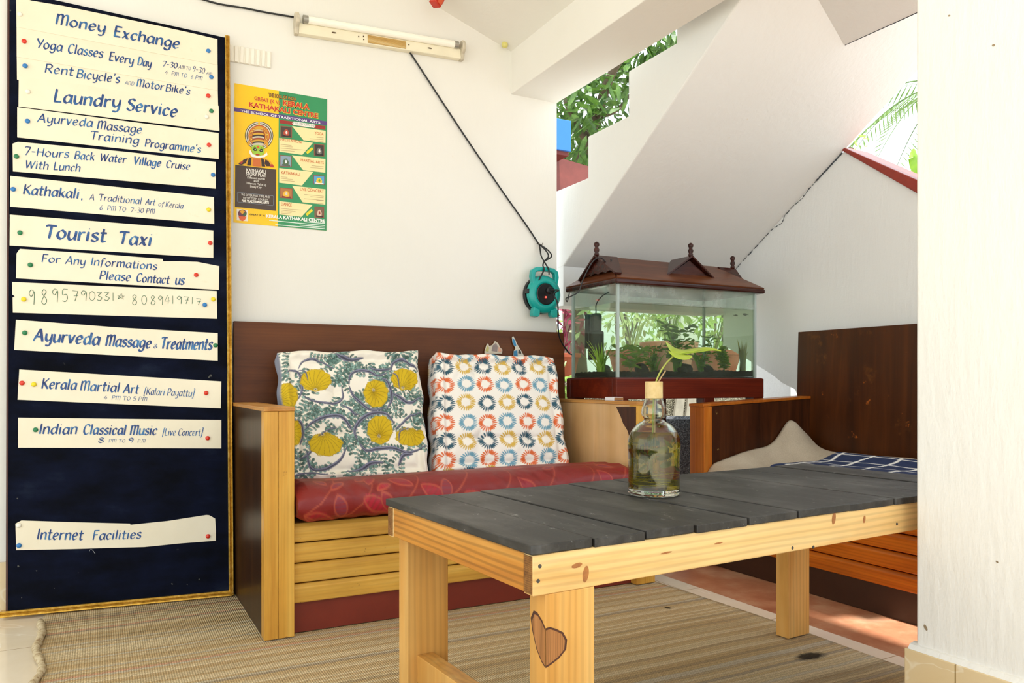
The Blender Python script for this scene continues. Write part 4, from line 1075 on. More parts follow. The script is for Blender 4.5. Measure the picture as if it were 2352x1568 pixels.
# torn dark veneer on the inside of the first sofa's right arm
xa = S1X + S1W - AW + 0.0012
def arm_pt(px, py): return on_x(px, py, xa)
ol = [(1416, 934), (1471, 934), (1471, 1090), (1463, 1086), (1452, 1030), (1443, 990), (1432, 972), (1426, 955)]
mb = MB(); mb.poly_prism([Vector((xa, min(max(q.y, S1Y + 0.003), 2.6), q.z)) for q in (arm_pt(*p) for p in ol)], (-0.002, 0, 0))
mb.build('torn_veneer', W_ARM2, sofa1)
o = MB().box((S1X + S1W - AW*0.98, S1Y + 0.03, 0.0095), (S1X + S1W - 0.004, S1Y + 0.11, 0.06)).build('foot', W_YEL, sofa1)
# peeling stickers on the backrest
def bk(px, py): return on_y(px, py, S1Y + S1D - 0.032)
def sticker(name, label, shapes):
    t = thing(name, label, 'sticker', bk(*shapes[0][1][0]))
    for part, pts, c in shapes:
        mb = MB(); mb.poly_prism([bk(*p) + Vector((0, -0.004 - 0.0006*shapes.index((part, pts, c)), 0)) for p in pts], (0, 0.0012, 0))
        mb.build(part, plain('paper_' + c[1:], c, 0.5, var=0.15, vscale=60), t)
sticker('castle_sticker', 'peeling pastel castle sticker on the backrest above the burst cushion',
        [('backing', [(1112, 806), (1116, 793), (1120, 788), (1123, 795), (1130, 792), (1136, 783), (1143, 788), (1148, 798), (1153, 803), (1152, 812), (1112, 812)], '#cfc3ae'),
         ('print', [(1128, 806), (1131, 793), (1138, 787), (1142, 795), (1141, 808)], '#8f7f7a'), ('print', [(1114, 806), (1118, 794), (1122, 798), (1121, 808)], '#b9b06a'), ('print', [(1143, 807), (1144, 796), (1150, 803), (1150, 808)], '#d9a58c')])
sticker('tower_sticker', 'peeling blue tower sticker on the backrest beside the castle sticker',
        [('backing', [(1176, 786), (1175, 775), (1178, 772), (1183, 781), (1186, 789), (1191, 797), (1196, 805), (1203, 818), (1178, 822), (1179, 806), (1183, 800)], '#d8d2c2'),
         ('print', [(1176, 785), (1176, 775), (1182, 782), (1185, 794), (1181, 796)], '#2f86b8'), ('print', [(1179, 820), (1179, 806), (1187, 804), (1188, 820)], '#2a7ca8'), ('print', [(1190, 801), (1195, 807), (1196, 812), (1189, 811)], '#3d3a36')])

# ---- red satin seat pad on the first sofa
nu, nv = 520, 270
x0, x1 = S1X + AW + 0.004, S1X + S1W - AW - 0.003
prof = [(0.60, 0.398), (0.42, 0.403), (0.31, 0.418), (0.23, 0.442), (0.10, 0.453), (0.045, 0.452), (0.008, 0.440), (-0.018, 0.418), (-0.026, 0.392), (-0.022, 0.365), (-0.004, 0.346), (0.03, 0.340), (0.25, 0.3375), (0.60, 0.3375)]
pc = np.array([(p.y, p.z) for p in catmull([(0, a, b) for a, b in prof], 24)])
seg = np.concatenate([[0], np.cumsum(np.hypot(*np.diff(pc, axis=0).T))]); tt = np.linspace(0, seg[-1], nv)
py_, pz_ = np.interp(tt, seg, pc[:, 0]), np.interp(tt, seg, pc[:, 1])
U, T = np.meshgrid(np.linspace(0, 1, nu), tt)
edge = np.minimum(U, 1-U)*(x1-x0)
pinch = np.clip(edge/0.035, 0, 1)**0.5
X = x0 + (x1-x0)*U; Yl = np.repeat(py_[:, None], nu, 1); Zl = np.repeat(pz_[:, None], nu, 1)
def fbm2(x, y, seed=0, oct=4):
    out = np.zeros_like(x); r = np.random.default_rng(seed); amp = 1.0
    for o in range(oct):
        for _ in range(4):
            a = r.uniform(0, 2*PI); k = 2.0**o*r.uniform(0.7, 1.4); out += amp*np.sin((x*math.cos(a) + y*math.sin(a))*k*6 + r.uniform(0, 6))/4
        amp *= 0.5
    return out
wr = fbm2(X*1.3, T*2.2, 3)*0.0045 + 0.0028*np.sin(X*95 + 5*np.sin(T*14))*np.exp(-((T-.66)/.10)**2)*(0.5+0.5*np.sin(X*11)) + 0.0035*np.maximum(0, np.sin(T*70 + 2*np.sin(X*9)))*np.exp(-((X-1.65)/0.18)**2)
topm = (T < 0.62) & (T >= 0)
bulge = np.where(T < 0.80, 1.0, 0.0)
Zc = 0.392
Zl = Zc + (Zl - Zc)*(0.55 + 0.45*pinch) + wr*bulge
Yl = np.where(Yl < 0.1, Yl - wr*0.6 - 0.006*np.sin(X*5.0)*np.clip((0.1 - Yl)/0.1, 0, 1), Yl)
Zl = np.maximum(Zl, 0.3372)
P = np.stack([X, S1Y + Yl, Zl], -1)
pt = Paint(nv*2, nu*2, '#7c1412')
sx, sy = nu*2/(x1-x0), nv*2/seg[-1]
def red_leaf(x, t, ang, L, fill):
    ca, sa = math.cos(ang), math.sin(ang); q = []
    for k in range(19):
        a = k/18; w = 0.23*L*math.sin(PI*a)**0.8; q.append((a*L, w))
    pl_ = [(x + u*ca - w*sa, t + u*sa + w*ca) for u, w in q] + [(x + u*ca + w*sa, t + u*sa - w*ca) for u, w in q[::-1]]
    cxp, cyp = x + L/2*ca, t + L/2*sa
    for k in range(1, 18):
        u, w = q[k]; pt.line([((x + u*ca - w*sa)*sx, (t + u*sa + w*ca)*sy), ((x + u*ca + w*sa)*sx, (t + u*sa - w*ca)*sy)], L/18*sx*1.3, fill if (k % 3) else '#8c1c24')
    pt.line([(a*sx, b*sy) for a, b in pl_ + pl_[:1]], 2.3, '#a8462e')
tf = 0.62     # arc length at the front lip
for x, t, a, L, f in ((0.02, tf+.075, -2.75+PI, .10, '#9c1226'), (0.135, tf+.10, -1.75, .085, '#7c2b3a'), (0.29, tf+.085, -2.62, .105, '#a8122c'), (0.29, tf+.085, -2.0, .075, '#8f1526'), (0.47, tf+.06, -2.5, .10, '#9c1226'), (0.47, tf+.06, -1.5, .08, '#7c2b3a'),
                     (0.62, tf+.09, -2.6, .1, '#a8122c'), (0.80, tf+.07, -2.2, .1, '#8f1526'), (0.95, tf+.09, -2.7, .1, '#a8122c'), (1.1, tf+.07, -1.9, .1, '#8f1526')):
    red_leaf(x, t, a, L, f)
    pt.line([(p*sx, q*sy) for p, q in spline2([(x, t), (x+.03, t+.02), (x+.05, t+.06)], 6)], 2.0, '#a8462e')
    pt.line([(p*sx, q*sy) for p, q in spline2([(x, t), (x+.06, t-.05), (x+.10, t-.12), (x+.09, t-.2)], 6)], 2.0, '#a8462e')
for k in range(70):
    red_leaf(random.uniform(0, x1-x0), random.uniform(0.05, tf+.02), random.uniform(-2.9, -0.3), random.uniform(.05, .085), random.choice(['#8f1526', '#a8122c', '#7c2b3a']))
iy = np.clip((T*sy).astype(int), 0, nv*2-1); ix = np.clip(((X-x0)*sx).astype(int), 0, nu*2-1)
ix1 = np.clip(ix+1, 0, nu*2-1); iy1 = np.clip(iy+1, 0, nv*2-1)
Cc = (pt.a[iy, ix] + pt.a[iy1, ix] + pt.a[iy, ix1] + pt.a[iy1, ix1])/4
Mred = attr_mat('red_satin', 0.46, True, 0.0)
me = grid_mesh('seat_pad', P, Cc)
bm = bmesh.new(); bm.from_mesh(me)
bmesh.ops.holes_fill(bm, edges=[e for e in bm.edges if e.is_boundary], sides=0)
bmesh.ops.recalc_face_normals(bm, faces=bm.faces[:]); bm.to_mesh(me); bm.free()
o = link_mesh('seat_pad', me, Mred, smooth=True, origin=(1.13, S1Y + 0.3, 0.34))
tag(o, 'red satin seat pad with leaf embroidery on the pine sofa', 'seat pad')

# ---- upright cushions
def cushion(name, label, corners, thick, paint, flip_n, side_col, seed, dents, parent_n=220, tufts=()):
    """box cushion: CORNERS of the front face TL TR BR BL in 3-D; pattern painted over the whole front"""
    TLc, TRc, BRc, BLc = map(np.array, corners); n = parent_n
    u, v = np.meshgrid(np.linspace(0, 1, n), np.linspace(0, 1, n))
    bow = lambda q: 4*q*(1-q)
    P = ((TLc*(1-u[..., None]) + TRc*u[..., None])*(1-v[..., None]) + (BLc*(1-u[..., None]) + BRc*u[..., None])*v[..., None])
    nrm = np.cross(TRc-TLc, BLc-TLc); nrm = nrm/np.linalg.norm(nrm)
    if nrm[1] > 0: nrm = -nrm
    W_ = np.linalg.norm(TRc-TLc); H_ = np.linalg.norm(BLc-TLc)
    e = np.minimum(np.minimum(u, 1-u)*W_, np.minimum(v, 1-v)*H_)
    rim = 0.010*np.exp(-((e-0.016)/0.011)**2) - 0.007*np.exp(-((e-0.036)/0.010)**2)       # rolled welt and the seam inside it
    rim = rim*(1 + 0.35*np.sin(u*70 + 3*np.sin(v*9)) * 0.6)
    body = 0.016*(1-np.exp(-e/0.10)) + fbm2(u*1.2, v*1.2, seed)*0.0035
    body += 0.0014*np.sin((u*1.0 + v*0.4)*55 + 4*np.sin(v*6))*np.exp(-((e-0.05)/0.05)**2)
    for (cu, cv, ru, rv, dp) in dents: body -= dp*np.exp(-((u-cu)/ru)**2 - ((v-cv)/rv)**2)
    for (cu, cv) in tufts:
        d = np.hypot((u-cu)*W_, (v-cv)*H_); body -= 0.016*np.exp(-(d/0.020)**2) ; ang = np.arctan2(v-cv, u-cu); body -= 0.0035*np.exp(-(d/0.07)**2)*np.maximum(0, np.sin(ang*4+1))
    out = (P + nrm*(body + rim)[..., None])
    wob = 0.004*np.sin(v*17 + seed)*np.sign(u-0.5)*np.exp(-np.minimum(u, 1-u)/0.03)
    right = (TRc-TLc)/W_; down = (BLc-TLc)/H_
    out = out + right*wob[..., None] + down*(0.004*np.sin(u*15+seed)*np.exp(-v/0.04))[..., None]
    cols = paint(u, v)
    # wrap-round rows: border loop of the front pushed back in steps to make the box side
    loop = [(0, j) for j in range(n)] + [(i, n-1) for i in range(1, n)] + [(n-1, j) for j in range(n-2, -1, -1)] + [(i, 0) for i in range(n-2, 0, -1)]
    li = np.array([i*n + j for i, j in loop]); F = out.reshape(-1, 3); C = cols.reshape(-1, 3)
    ctr = F.mean(0); V = [F]; CC = [C]; faces = []
    idx = np.arange(n*n).reshape(n, n); a, b, c, d = idx[:-1, :-1], idx[:-1, 1:], idx[1:, 1:], idx[1:, :-1]
    faces += np.stack([a, d, c, b], -1).reshape(-1, 4).tolist()
    prev = li; off = n*n; m = len(li)
    bp = F[li]; dirn = bp - ctr; dirn -= np.outer(dirn @ nrm, nrm); dirn /= np.linalg.norm(dirn, axis=1)[:, None]
    ph = np.arange(m)
    for k, (dep, o_) in enumerate(((0.012, 0.007), (0.026, 0.004), (0.045, 0.005), (thick-0.022, 0.006), (thick-0.008, 0.008), (thick, 0.0))):
        ring = bp - nrm*dep + dirn*(o_ + 0.002*np.sin(ph*0.11 + k))[:, None]
        V.append(ring); CC.append(side_col(dep, C[li], u.ravel()[li], v.ravel()[li]))
        cur = off + np.arange(m); faces += np.stack([prev, np.roll(prev, -1), np.roll(cur, -1), cur], -1).tolist(); prev = cur; off += m
    V.append((ctr - nrm*(thick + 0.012))[None]); CC.append(CC[-1].mean(0)[None])
    faces += [[int(prev[i]), int(prev[(i+1) % m]), off] for i in range(m)]
    V = np.concatenate(V); CC = np.concatenate(CC)
    me = bpy.data.meshes.new(name); me.from_pydata(V.tolist(), [], faces)
    at = me.color_attributes.new('Col', 'FLOAT_COLOR', 'POINT'); rgba = np.ones((len(V), 4), np.float32); rgba[:, :3] = CC; at.data.foreach_set('color', rgba.ravel())
    bm = bmesh.new(); bm.from_mesh(me); bmesh.ops.recalc_face_normals(bm, faces=bm.faces[:]); bm.to_mesh(me); bm.free()
    o = link_mesh(name, me, attr_mat('printed_cotton', 0.88), smooth=True, origin=tuple((np.array(corners[2]) + np.array(corners[3]))/2))
    return tag(o, label, 'cushion')

def sampler(pt_):
    h, w = pt_.h, pt_.w
    def f(u, v):
        x = np.clip(u*(w-1), 0, w-1.001); y = np.clip(v*(h-1), 0, h-1.001); xi, yi = x.astype(int), y.astype(int); fx, fy = (x-xi)[..., None], (y-yi)[..., None]
        A = pt_.a; return (A[yi, xi]*(1-fx) + A[yi, xi+1]*fx)*(1-fy) + (A[yi+1, xi]*(1-fx) + A[yi+1, xi+1]*fx)*fy
    return f
# print with yellow blooms, grey ribbons and grey-green sprigs; measured in the photograph's own crop, then flattened
def c8(x, y):
    v = (y - 268)/(1140 - 268); xl = 250 + 75*v; xr = 1188 + 90*v; return (x - xl)/(xr - xl), v
Q = 620
p1c = Paint(Q, Q, '#efe8da')
def cp8(pts): return [tuple(q*Q for q in c8(x, y)) for x, y in pts]
SPR = ['#6f8f86', '#8fb0a6', '#4f6a63', '#7d9c93', '#5a7a71']
def sprig(pts, k=15, size=9.5):
    sp_ = spline2(pts, 14); P_ = cp8(sp_); p1c.line(P_, 1.4, '#3f5650')
    for i in range(2, len(P_)-1, 8):
        (x, y), (x2, y2) = P_[i-1], P_[i]; a = math.atan2(y2-y, x2-x)
        for sg in (-1, 1):
            b = a + sg*1.05; L = size*random.uniform(0.8, 1.2); cx_, cy_ = x2 + math.cos(b)*L*1.0, y2 + math.sin(b)*L*1.0
            p1c.ell(cx_, cy_, L*0.85, L*0.60, b, '#33463f'); p1c.ell(cx_, cy_, L*0.85-1.0, L*0.60-1.0, b, random.choice(SPR))
def ribbon(pts, w=11):
    P_ = cp8(spline2(pts, 14)); n_ = len(P_)
    ws = [max(1.6, w*math.sin(PI*min(1, (i+0.5)/n_))**0.7) for i in range(n_-1)]
    p1c.line(P_, [q + 1.6 for q in ws], '#35353f'); p1c.line(P_, ws, '#82839a'); p1c.line([(x+0.8, y+1.2) for x, y in P_], [q*0.42 for q in ws], '#4a4a58')
def bloom(cx_, cy_, rx, ry, hub, seed):
    r = random.Random(seed); ou = []
    for k in range(60):
        a = 2*PI*k/60; q = 1 + 0.045*math.cos(9*a + seed) + 0.03*r.uniform(-1, 1); ou.append((cx_ + rx*q*math.cos(a), cy_ + ry*q*math.sin(a)))
    P_ = cp8(ou); H_ = cp8([hub])[0]
    ex = cp8([(cx_, cy_), (cx_ + rx, cy_), (cx_, cy_ + ry)]); 
    rxp, ryp = abs(ex[1][0]-ex[0][0]), abs(ex[2][1]-ex[0][1])
    p1c.ell(ex[0][0], ex[0][1], rxp*0.99, ryp*0.99, 0, '#cfae12')
    for a_, b_ in zip(P_, P_[1:]+P_[:1]): p1c.line([(ex[0][0]*.25 + a_[0]*.75, ex[0][1]*.25 + a_[1]*.75), a_], 5.5, '#cfae12')
    p1c.line(P_ + P_[:1], 1.3, '#8a6f10')
    for k in range(0, 60, 4):
        a_ = P_[k]; mx, my = (H_[0]+a_[0])/2 + (a_[1]-H_[1])*0.06, (H_[1]+a_[1])/2 - (a_[0]-H_[0])*0.06
        p1c.line(spline2([H_, (mx, my), (H_[0]*.06 + a_[0]*.94, H_[1]*.06 + a_[1]*.94)], 6), 1.15, '#6d5a12')
    for k in range(9):
        a = 2*PI*k/9; p1c.line([H_, (H_[0] + 8*math.cos(a), H_[1] + 7*math.sin(a))], 1.6, '#e6dcc0')
    p1c.ell(H_[0], H_[1], 3, 3, 0, '#5c5245')
random.seed(21)
for k in range(165):
    x = random.uniform(230, 1270); y = random.uniform(270, 1120); a = random.uniform(0, 2*PI); c_ = random.uniform(-1.6, 1.6); pts = [(x, y)]
    for q in range(4): a += c_*0.45; x += 42*math.cos(a); y += 42*math.sin(a); pts.append((x, y))
    sprig(pts, 11, random.choice([7.5, 9, 10.5]))
for pts in ([(285, 430), (330, 400), (380, 450), (390, 560), (340, 640)], [(365, 400), (400, 340), (470, 325), (540, 360), (600, 400)], [(395, 580), (450, 620), (540, 640), (620, 640), (660, 600), (650, 520)],
            [(700, 520), (710, 450), (760, 415), (840, 420), (900, 450), (970, 430)], [(700, 520), (730, 590), (780, 640), (850, 690), (960, 680)], [(590, 270), (650, 310), (720, 330), (800, 320)], [(990, 430), (1010, 360), (1070, 330), (1130, 360), (1190, 420)],
            [(1000, 575), (1050, 600), (1120, 640), (1210, 610)], [(410, 815), (460, 770), (540, 735), (640, 730), (700, 790), (720, 830)], [(330, 740), (380, 760), (400, 830), (385, 910)], [(340, 1000), (420, 990), (500, 900), (560, 860)], [(420, 950), (450, 1060), (540, 1070), (640, 1020), (690, 930)],
            [(760, 900), (740, 830), (780, 760), (860, 715), (960, 720), (1020, 790)], [(1015, 830), (1070, 790), (1140, 730), (1235, 715)], [(765, 900), (820, 960), (900, 950), (1010, 950), (1120, 980), (1265, 930)], [(640, 650), (700, 680), (740, 720), (770, 720)],
            [(680, 1090), (780, 1080), (860, 1040), (940, 1040)], [(1050, 1060), (1080, 1000), (1150, 990)], [(300, 1130), (420, 1100), (560, 1110)], [(840, 390), (910, 410), (1000, 400)], [(960, 690), (1000, 610), (970, 500), (930, 470)]):
    ribbon(pts, random.choice([10, 14, 17]))
for cx_, cy_, rx, ry, hub in ((482, 480, 98, 76, (480, 545)), (300, 582, 66, 84, (255, 600)), (888, 578, 82, 94, (872, 550)), (1090, 478, 92, 76, (1080, 540)), (350, 832, 40, 82, (320, 830)), (548, 915, 106, 76, (525, 850)), (916, 825, 86, 92, (915, 860)), (1130, 875, 102, 60, (1110, 822))):
    bloom(cx_, cy_, rx, ry, hub, int(cx_))
for pts in ([(500, 860), (560, 820), (620, 800)], [(1050, 900), (1060, 840), (1120, 815)], [(430, 480), (410, 420), (370, 410)], [(1055, 540), (1040, 460), (1000, 430)]): ribbon(pts, 5)
CT = 0.078
by0, by1 = S1Y + 0.298, S1Y + 0.515
grey = np.array(lin('#8f95a6'))
corners = [on_y(643, 808, by1), on_y(958, 806, by1 - 0.01), on_y(986, 1096, by0 + 0.005), on_y(668, 1104, by0)]
cushion('cushion', 'square cushion printed with yellow blooms and grey vines', [tuple(c) for c in corners], CT, sampler(p1c), None,
        lambda dep, c, lu, lv: np.repeat(grey[None], len(c), 0) if dep > 0.004 else c, 2, [(0.5, 0.5, .3, .25, .004), (0.30, 0.62, .5, .03, .003)], 300, [(0.345, 0.335), (0.66, 0.36), (0.34, 0.66), (0.67, 0.69)])
# print of ring-shaped bursts
p2c = Paint(Q, Q, '#f1ebe2')
def burst(u, v, R, c, ecc=1.0):
    cx_, cy_ = u*Q, v*Q; n_ = 27
    for k in range(n_):
        a = 2*PI*k/n_ + 0.1*math.sin(k*7); r0, r1 = R*0.47*random.uniform(0.9, 1.1), R*random.uniform(0.94, 1.04); rm = (r0+r1)/2
        p2c.ell(cx_ + rm*math.cos(a)*ecc, cy_ + rm*math.sin(a), (r1-r0)/2, R*0.072, math.atan2(math.sin(a), math.cos(a)*ecc), c)
ORG, LBL, DBL, OCH = '#dc6a35', '#6b9db3', '#2c5668', '#d3ad4a'
rows = [(0.005, (ORG, LBL)), (0.115, (DBL, OCH)), (0.275, (ORG, LBL)), (0.435, (DBL, OCH)), (0.60, (ORG, LBL)), (0.75, (DBL, OCH)), (0.90, (ORG, LBL)), (1.03, (OCH, DBL))]
for ri, (v, cs) in enumerate(rows):
    for k in range(-1, 8):
        u = 0.055 + 0.1555*k + 0.006*math.sin(ri*3 + k*2); burst(u, v + 0.006*math.sin(k*2.1 + ri), Q*0.074, cs[k % 2] if ri != 0 else cs[k % 2])
by0, by1 = S1Y + 0.300, S1Y + 0.512
corners = [on_y(1004, 812, by1 - 0.02), on_y(1272, 820, by1), on_y(1308, 1075, by0 + 0.01), on_y(1008, 1088, by0)]
smp = sampler(p2c)
def side2(dep, c, lu, lv):
    k = dep/0.5; return smp(np.where(lu < .001, k, np.where(lu > .999, 1-k, lu)), np.where(lv < .001, k, np.where(lv > .999, 1-k, lv)))
cushion('cushion', 'white square cushion printed with orange, blue and ochre bursts', [tuple(c) for c in corners], CT + 0.008, smp, None, side2, 5, [(0.5, 0.73, .6, .022, .009), (0.5, 0.5, .3, .3, -.006)], 300, [(0.30, 0.72), (0.70, 0.72), (0.72, 0.12), (0.3, 0.15)])

# ---- beige throw and checked pad on the second sofa
nu, nv = 110, 90
s_ = np.linspace(0, 1, nv); yw = np.linspace(S2Y - AW - 0.004, S2Y - S2W + AW + 0.004, nu)
Yg, Sg = np.meshgrid(yw, s_)
Xg = S2X + 0.005 + Sg*(S2D - 0.085)
edge_y = np.abs(Yg - (S2Y - AW - 0.004))
sag = np.clip((Sg - 0.55)/0.42, 0, 1); sag = sag*sag*(3-2*sag)
Z = 0.400 + 0.046*sag + fbm2(Xg*1.6, Yg*1.6, 9, 4)*0.006
Z += 0.085*np.exp(-((Xg - 2.70)/0.075)**2 - (edge_y/0.10)**2) + 0.045*np.exp(-((Xg - 2.60)/0.22)**2 - (edge_y/0.07)**2) + 0.03*np.exp(-(edge_y/0.05)**2)*np.clip((Xg - 2.2)/0.2, 0, 1)
Z += 0.008*np.exp(-((Sg-1)/0.05)**2)
rl = np.clip(Sg/0.10, 0, 1); Z = 0.338 + (Z - 0.338)*np.sqrt(1-(1-rl)**2)
P = np.stack([Xg, Yg, Z], -1)
me = grid_mesh('throw', P); bm = bmesh.new(); bm.from_mesh(me)
r = bmesh.ops.extrude_face_region(bm, geom=bm.faces[:])
for vv in [g for g in r['geom'] if isinstance(g, bmesh.types.BMVert)]: vv.co.z = 0.3365
bmesh.ops.recalc_face_normals(bm, faces=bm.faces[:]); bm.to_mesh(me); bm.free()
s = NT('beige_linen'); n1 = s.noise(s.coord(), 260, 3, 0.7); n2 = s.noise(s.coord(), 7, 4)
s.base(s.mix(1.0, s.ramp(n2, [(0.3, '#b3a48e'), (0.7, '#c4b6a0')]), s.ramp(n1, [(0.3, 0.82), (0.7, 1.05)]), 'MULTIPLY')); s.set(Roughness=0.95); s.bump(n1, 0.2, 0.002); M_BEIGE = s.m
o = link_mesh('throw', me, M_BEIGE, smooth=True, origin=(2.5, 2.0, 0.337)); tag(o, 'rumpled beige cloth seat cover on the dark sofa', 'seat cover')
q = Paint(600, 600, '#1c2c52')
for k in range(5):
    a = 60 + k*120
    q.line([(a + 6*math.sin(i*0.35 + k), i*20) for i in range(31)], 8, '#eceae4'); q.line([(i*20, a + 9*math.sin(i*0.42 + k*2)) for i in range(31)], 13, '#eceae4')
nu = nv = 150
u, v = np.meshgrid(np.linspace(0, 1, nu), np.linspace(0, 1, nv))
Xg = 2.305 + 0.385*u; Yg = 2.21 - 0.62*v
sg_ = np.clip(((Xg - S2X - .005)/(S2D - .085) - 0.55)/0.42, 0, 1); sg_ = sg_*sg_*(3-2*sg_)
base = 0.400 + 0.046*sg_ + 0.006 + 0.085*np.exp(-((Xg - 2.70)/0.075)**2 - ((2.48-Yg)/0.10)**2) + 0.045*np.exp(-((Xg-2.60)/0.22)**2 - ((2.48-Yg)/0.07)**2)
e = np.minimum(np.minimum(u, 1-u)*0.385, np.minimum(v, 1-v)*0.62)
Z = base + 0.017 + 0.017*np.sqrt(np.clip(1-(1-np.clip(e/0.035, 0, 1))**2, 0, 1)) + fbm2(u, v, 4)*0.003
P = np.stack([Xg, Yg, Z], -1); Cq = sampler(q)(u, v)
me = grid_mesh('checked_pad', P, Cq); bm = bmesh.new(); bm.from_mesh(me)
r = bmesh.ops.extrude_face_region(bm, geom=bm.faces[:])
for vv in [g for g in r['geom'] if isinstance(g, bmesh.types.BMVert)]: vv.co.z -= 0.014
bmesh.ops.recalc_face_normals(bm, faces=bm.faces[:]); bm.to_mesh(me); bm.free()
o = link_mesh('seat_pad', me, attr_mat('printed_cotton'), smooth=True, origin=(2.48, 1.9, 0.45)); tag(o, 'navy seat pad with white grid lines on the beige seat cover', 'seat pad')
# matchbox on the arm
pm_ = on_y(1418, 927, S1Y + 0.12)
bx = thing('matchbox', 'tiny white box on the top rail of the pine sofa arm', 'box', (S1X + S1W - 0.045, S1Y + 0.2, 0.682))
MB().box((-0.022, -0.03, 0.0005), (0.022, 0.03, 0.014)).build('sleeve', plain('white_cardboard', '#e9eaf0', 0.5), bx, local=True, bevel=0.001)
MB().box((-0.019, -0.036, 0.002), (0.019, 0.031, 0.0125)).build('tray', plain('brown_cardboard', '#9a6b3c', 0.7), bx, local=True)
# ================================================================== coffee table
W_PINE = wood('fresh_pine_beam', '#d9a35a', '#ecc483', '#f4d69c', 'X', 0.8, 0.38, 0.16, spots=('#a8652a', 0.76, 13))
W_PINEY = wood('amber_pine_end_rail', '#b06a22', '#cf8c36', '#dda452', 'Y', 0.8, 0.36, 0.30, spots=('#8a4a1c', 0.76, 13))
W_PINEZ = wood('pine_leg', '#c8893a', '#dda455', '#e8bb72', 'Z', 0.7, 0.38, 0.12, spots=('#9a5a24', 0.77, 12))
s = NT('weathered_black_plank'); v = s.coord((1, 0.06, 1))
n1 = s.noise(v, 40, 6, 0.65); n2 = s.noise(s.coord((1, 0.5, 1)), 9, 5, 0.65); n3 = s.noise(s.coord((1, 0.45, 1)), 60, 5, 0.75)
c = s.ramp(n1, [(0.3, '#1a1918'), (0.5, '#272523'), (0.72, '#3a3835')])
c = s.mix(s.ramp(n2, [(0.46, 0.0), (0.70, 0.34)]), c, '#7d7c7a')
c = s.mix(s.ramp(n3, [(0.63, 0.0), (0.72, 0.6)]), c, '#b9b8b4')
s.base(c); s.set(Roughness=0.5); s.bump(n1, 0.35, 0.004); M_PLANK = s.m
TX, TY, TR_ = 0.578, 1.0245, math.radians(4.0)
table = thing('coffee_table', 'pine coffee table with weathered black plank top', 'table', (TX, TY, 0), TR_)
TH, TL_, TD = 0.507, 1.36, 0.556
bd = [0.0, 0.115, 0.224, 0.336, 0.47, 0.608, 0.77, 0.927, 1.08, 1.22, TL_]
r2 = random.Random(5)
for i, (a, b) in enumerate(zip(bd, bd[1:])):
    g0, g1 = r2.uniform(.001, .0035), r2.uniform(.001, .0035)
    y0, y1 = -0.004 + r2.uniform(-.002, .002), TD + 0.004 + r2.uniform(-.002, .003); zt_ = TH + r2.uniform(-.0012, .0012)
    n_ = 9; mb = MB(); ring0 = []
    xs_ = [(a + g0 if i else a - 0.003), b - g1]
    # chipped, weather-split front end: irregular outline along the near end
    k = 7; front = []
    for q in range(k+1):
        front.append((xs_[0] + (xs_[1]-xs_[0])*q/k, y0 + (r2.uniform(-.001, .002) if 0 < q < k else r2.uniform(0.0, .003))))
    poly_ = [(x, y, zt_ - 0.0145) for x, y in front] + [(xs_[1], y1, zt_ - 0.0145), (xs_[0], y1, zt_ - 0.0145)]
    mb.poly_prism(poly_, (0, 0, 0.0145)); mb.build('plank', M_PLANK, table, local=True, bevel=0.0016)
za, zb = 0.430, TH - 0.0148
def beam_(name, lo, hi, m, **kw): return MB().box(lo, hi).build(name, m, table, local=True, bevel=0.0016)
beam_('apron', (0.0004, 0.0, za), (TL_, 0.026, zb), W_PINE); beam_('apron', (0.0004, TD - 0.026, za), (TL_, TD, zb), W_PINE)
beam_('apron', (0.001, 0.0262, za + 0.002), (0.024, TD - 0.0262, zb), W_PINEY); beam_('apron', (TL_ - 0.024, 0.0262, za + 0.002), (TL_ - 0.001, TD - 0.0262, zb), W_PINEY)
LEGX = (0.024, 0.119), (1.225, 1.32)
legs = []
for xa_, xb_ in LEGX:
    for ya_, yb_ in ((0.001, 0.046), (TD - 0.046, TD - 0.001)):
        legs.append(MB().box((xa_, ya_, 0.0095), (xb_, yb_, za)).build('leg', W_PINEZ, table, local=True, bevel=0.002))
beam_('stretcher', (0.045, 0.046, 0.125), (0.083, TD - 0.046, 0.182), W_PINEZ)
# end grain of the long rails
M_ENDG = wood('end_grain', '#6b4520', '#8a5c2c', '#a8763c', 'X', 3.0, 0.6, 0.3)
for y0, y1 in ((0.0012, 0.0248), (TD - 0.0248, TD - 0.0012)):
    MB().box((-0.0012, y0 + 0.001, za + 0.003), (0.0012, y1 - 0.001, zb - 0.002)).build('end_grain', M_ENDG, table, local=True)
# heart-shaped bark knot on the near left leg, nail heads and knots on the rail
M_KNOT = wood('knot_wood', '#9a6436', '#b67c48', '#c8935c', 'Z', 2.5, 0.45, 0.3); M_BARK = plain('knot_bark', '#5a3320', 0.8, var=0.4, vscale=60)
def tl(px, py, yl=0.0):
    """pixel -> table-local point on the plane y = YL"""
    Mi = WM[table.name].inverted(); o_ = Mi @ Vector((0, 0, EYE)); d = Mi.to_3x3() @ Vector(ray(px, py)); t = (yl - o_.y)/d.y; return o_ + d*t
def tlx(px, py, xl):
    Mi = WM[table.name].inverted(); o_ = Mi @ Vector((0, 0, EYE)); d = Mi.to_3x3() @ Vector(ray(px, py)); t = (xl - o_.x)/d.x; return o_ + d*t
hf = [(1253.5, 1447), (1262, 1444), (1275, 1448), (1289, 1455), (1297, 1470), (1295, 1490), (1281, 1508), (1263, 1522), (1253.5, 1528)]
hs = [(1253, 1447), (1246, 1430), (1236, 1414), (1229, 1410), (1223, 1425), (1226, 1450), (1235, 1490), (1245, 1515), (1253, 1528)]
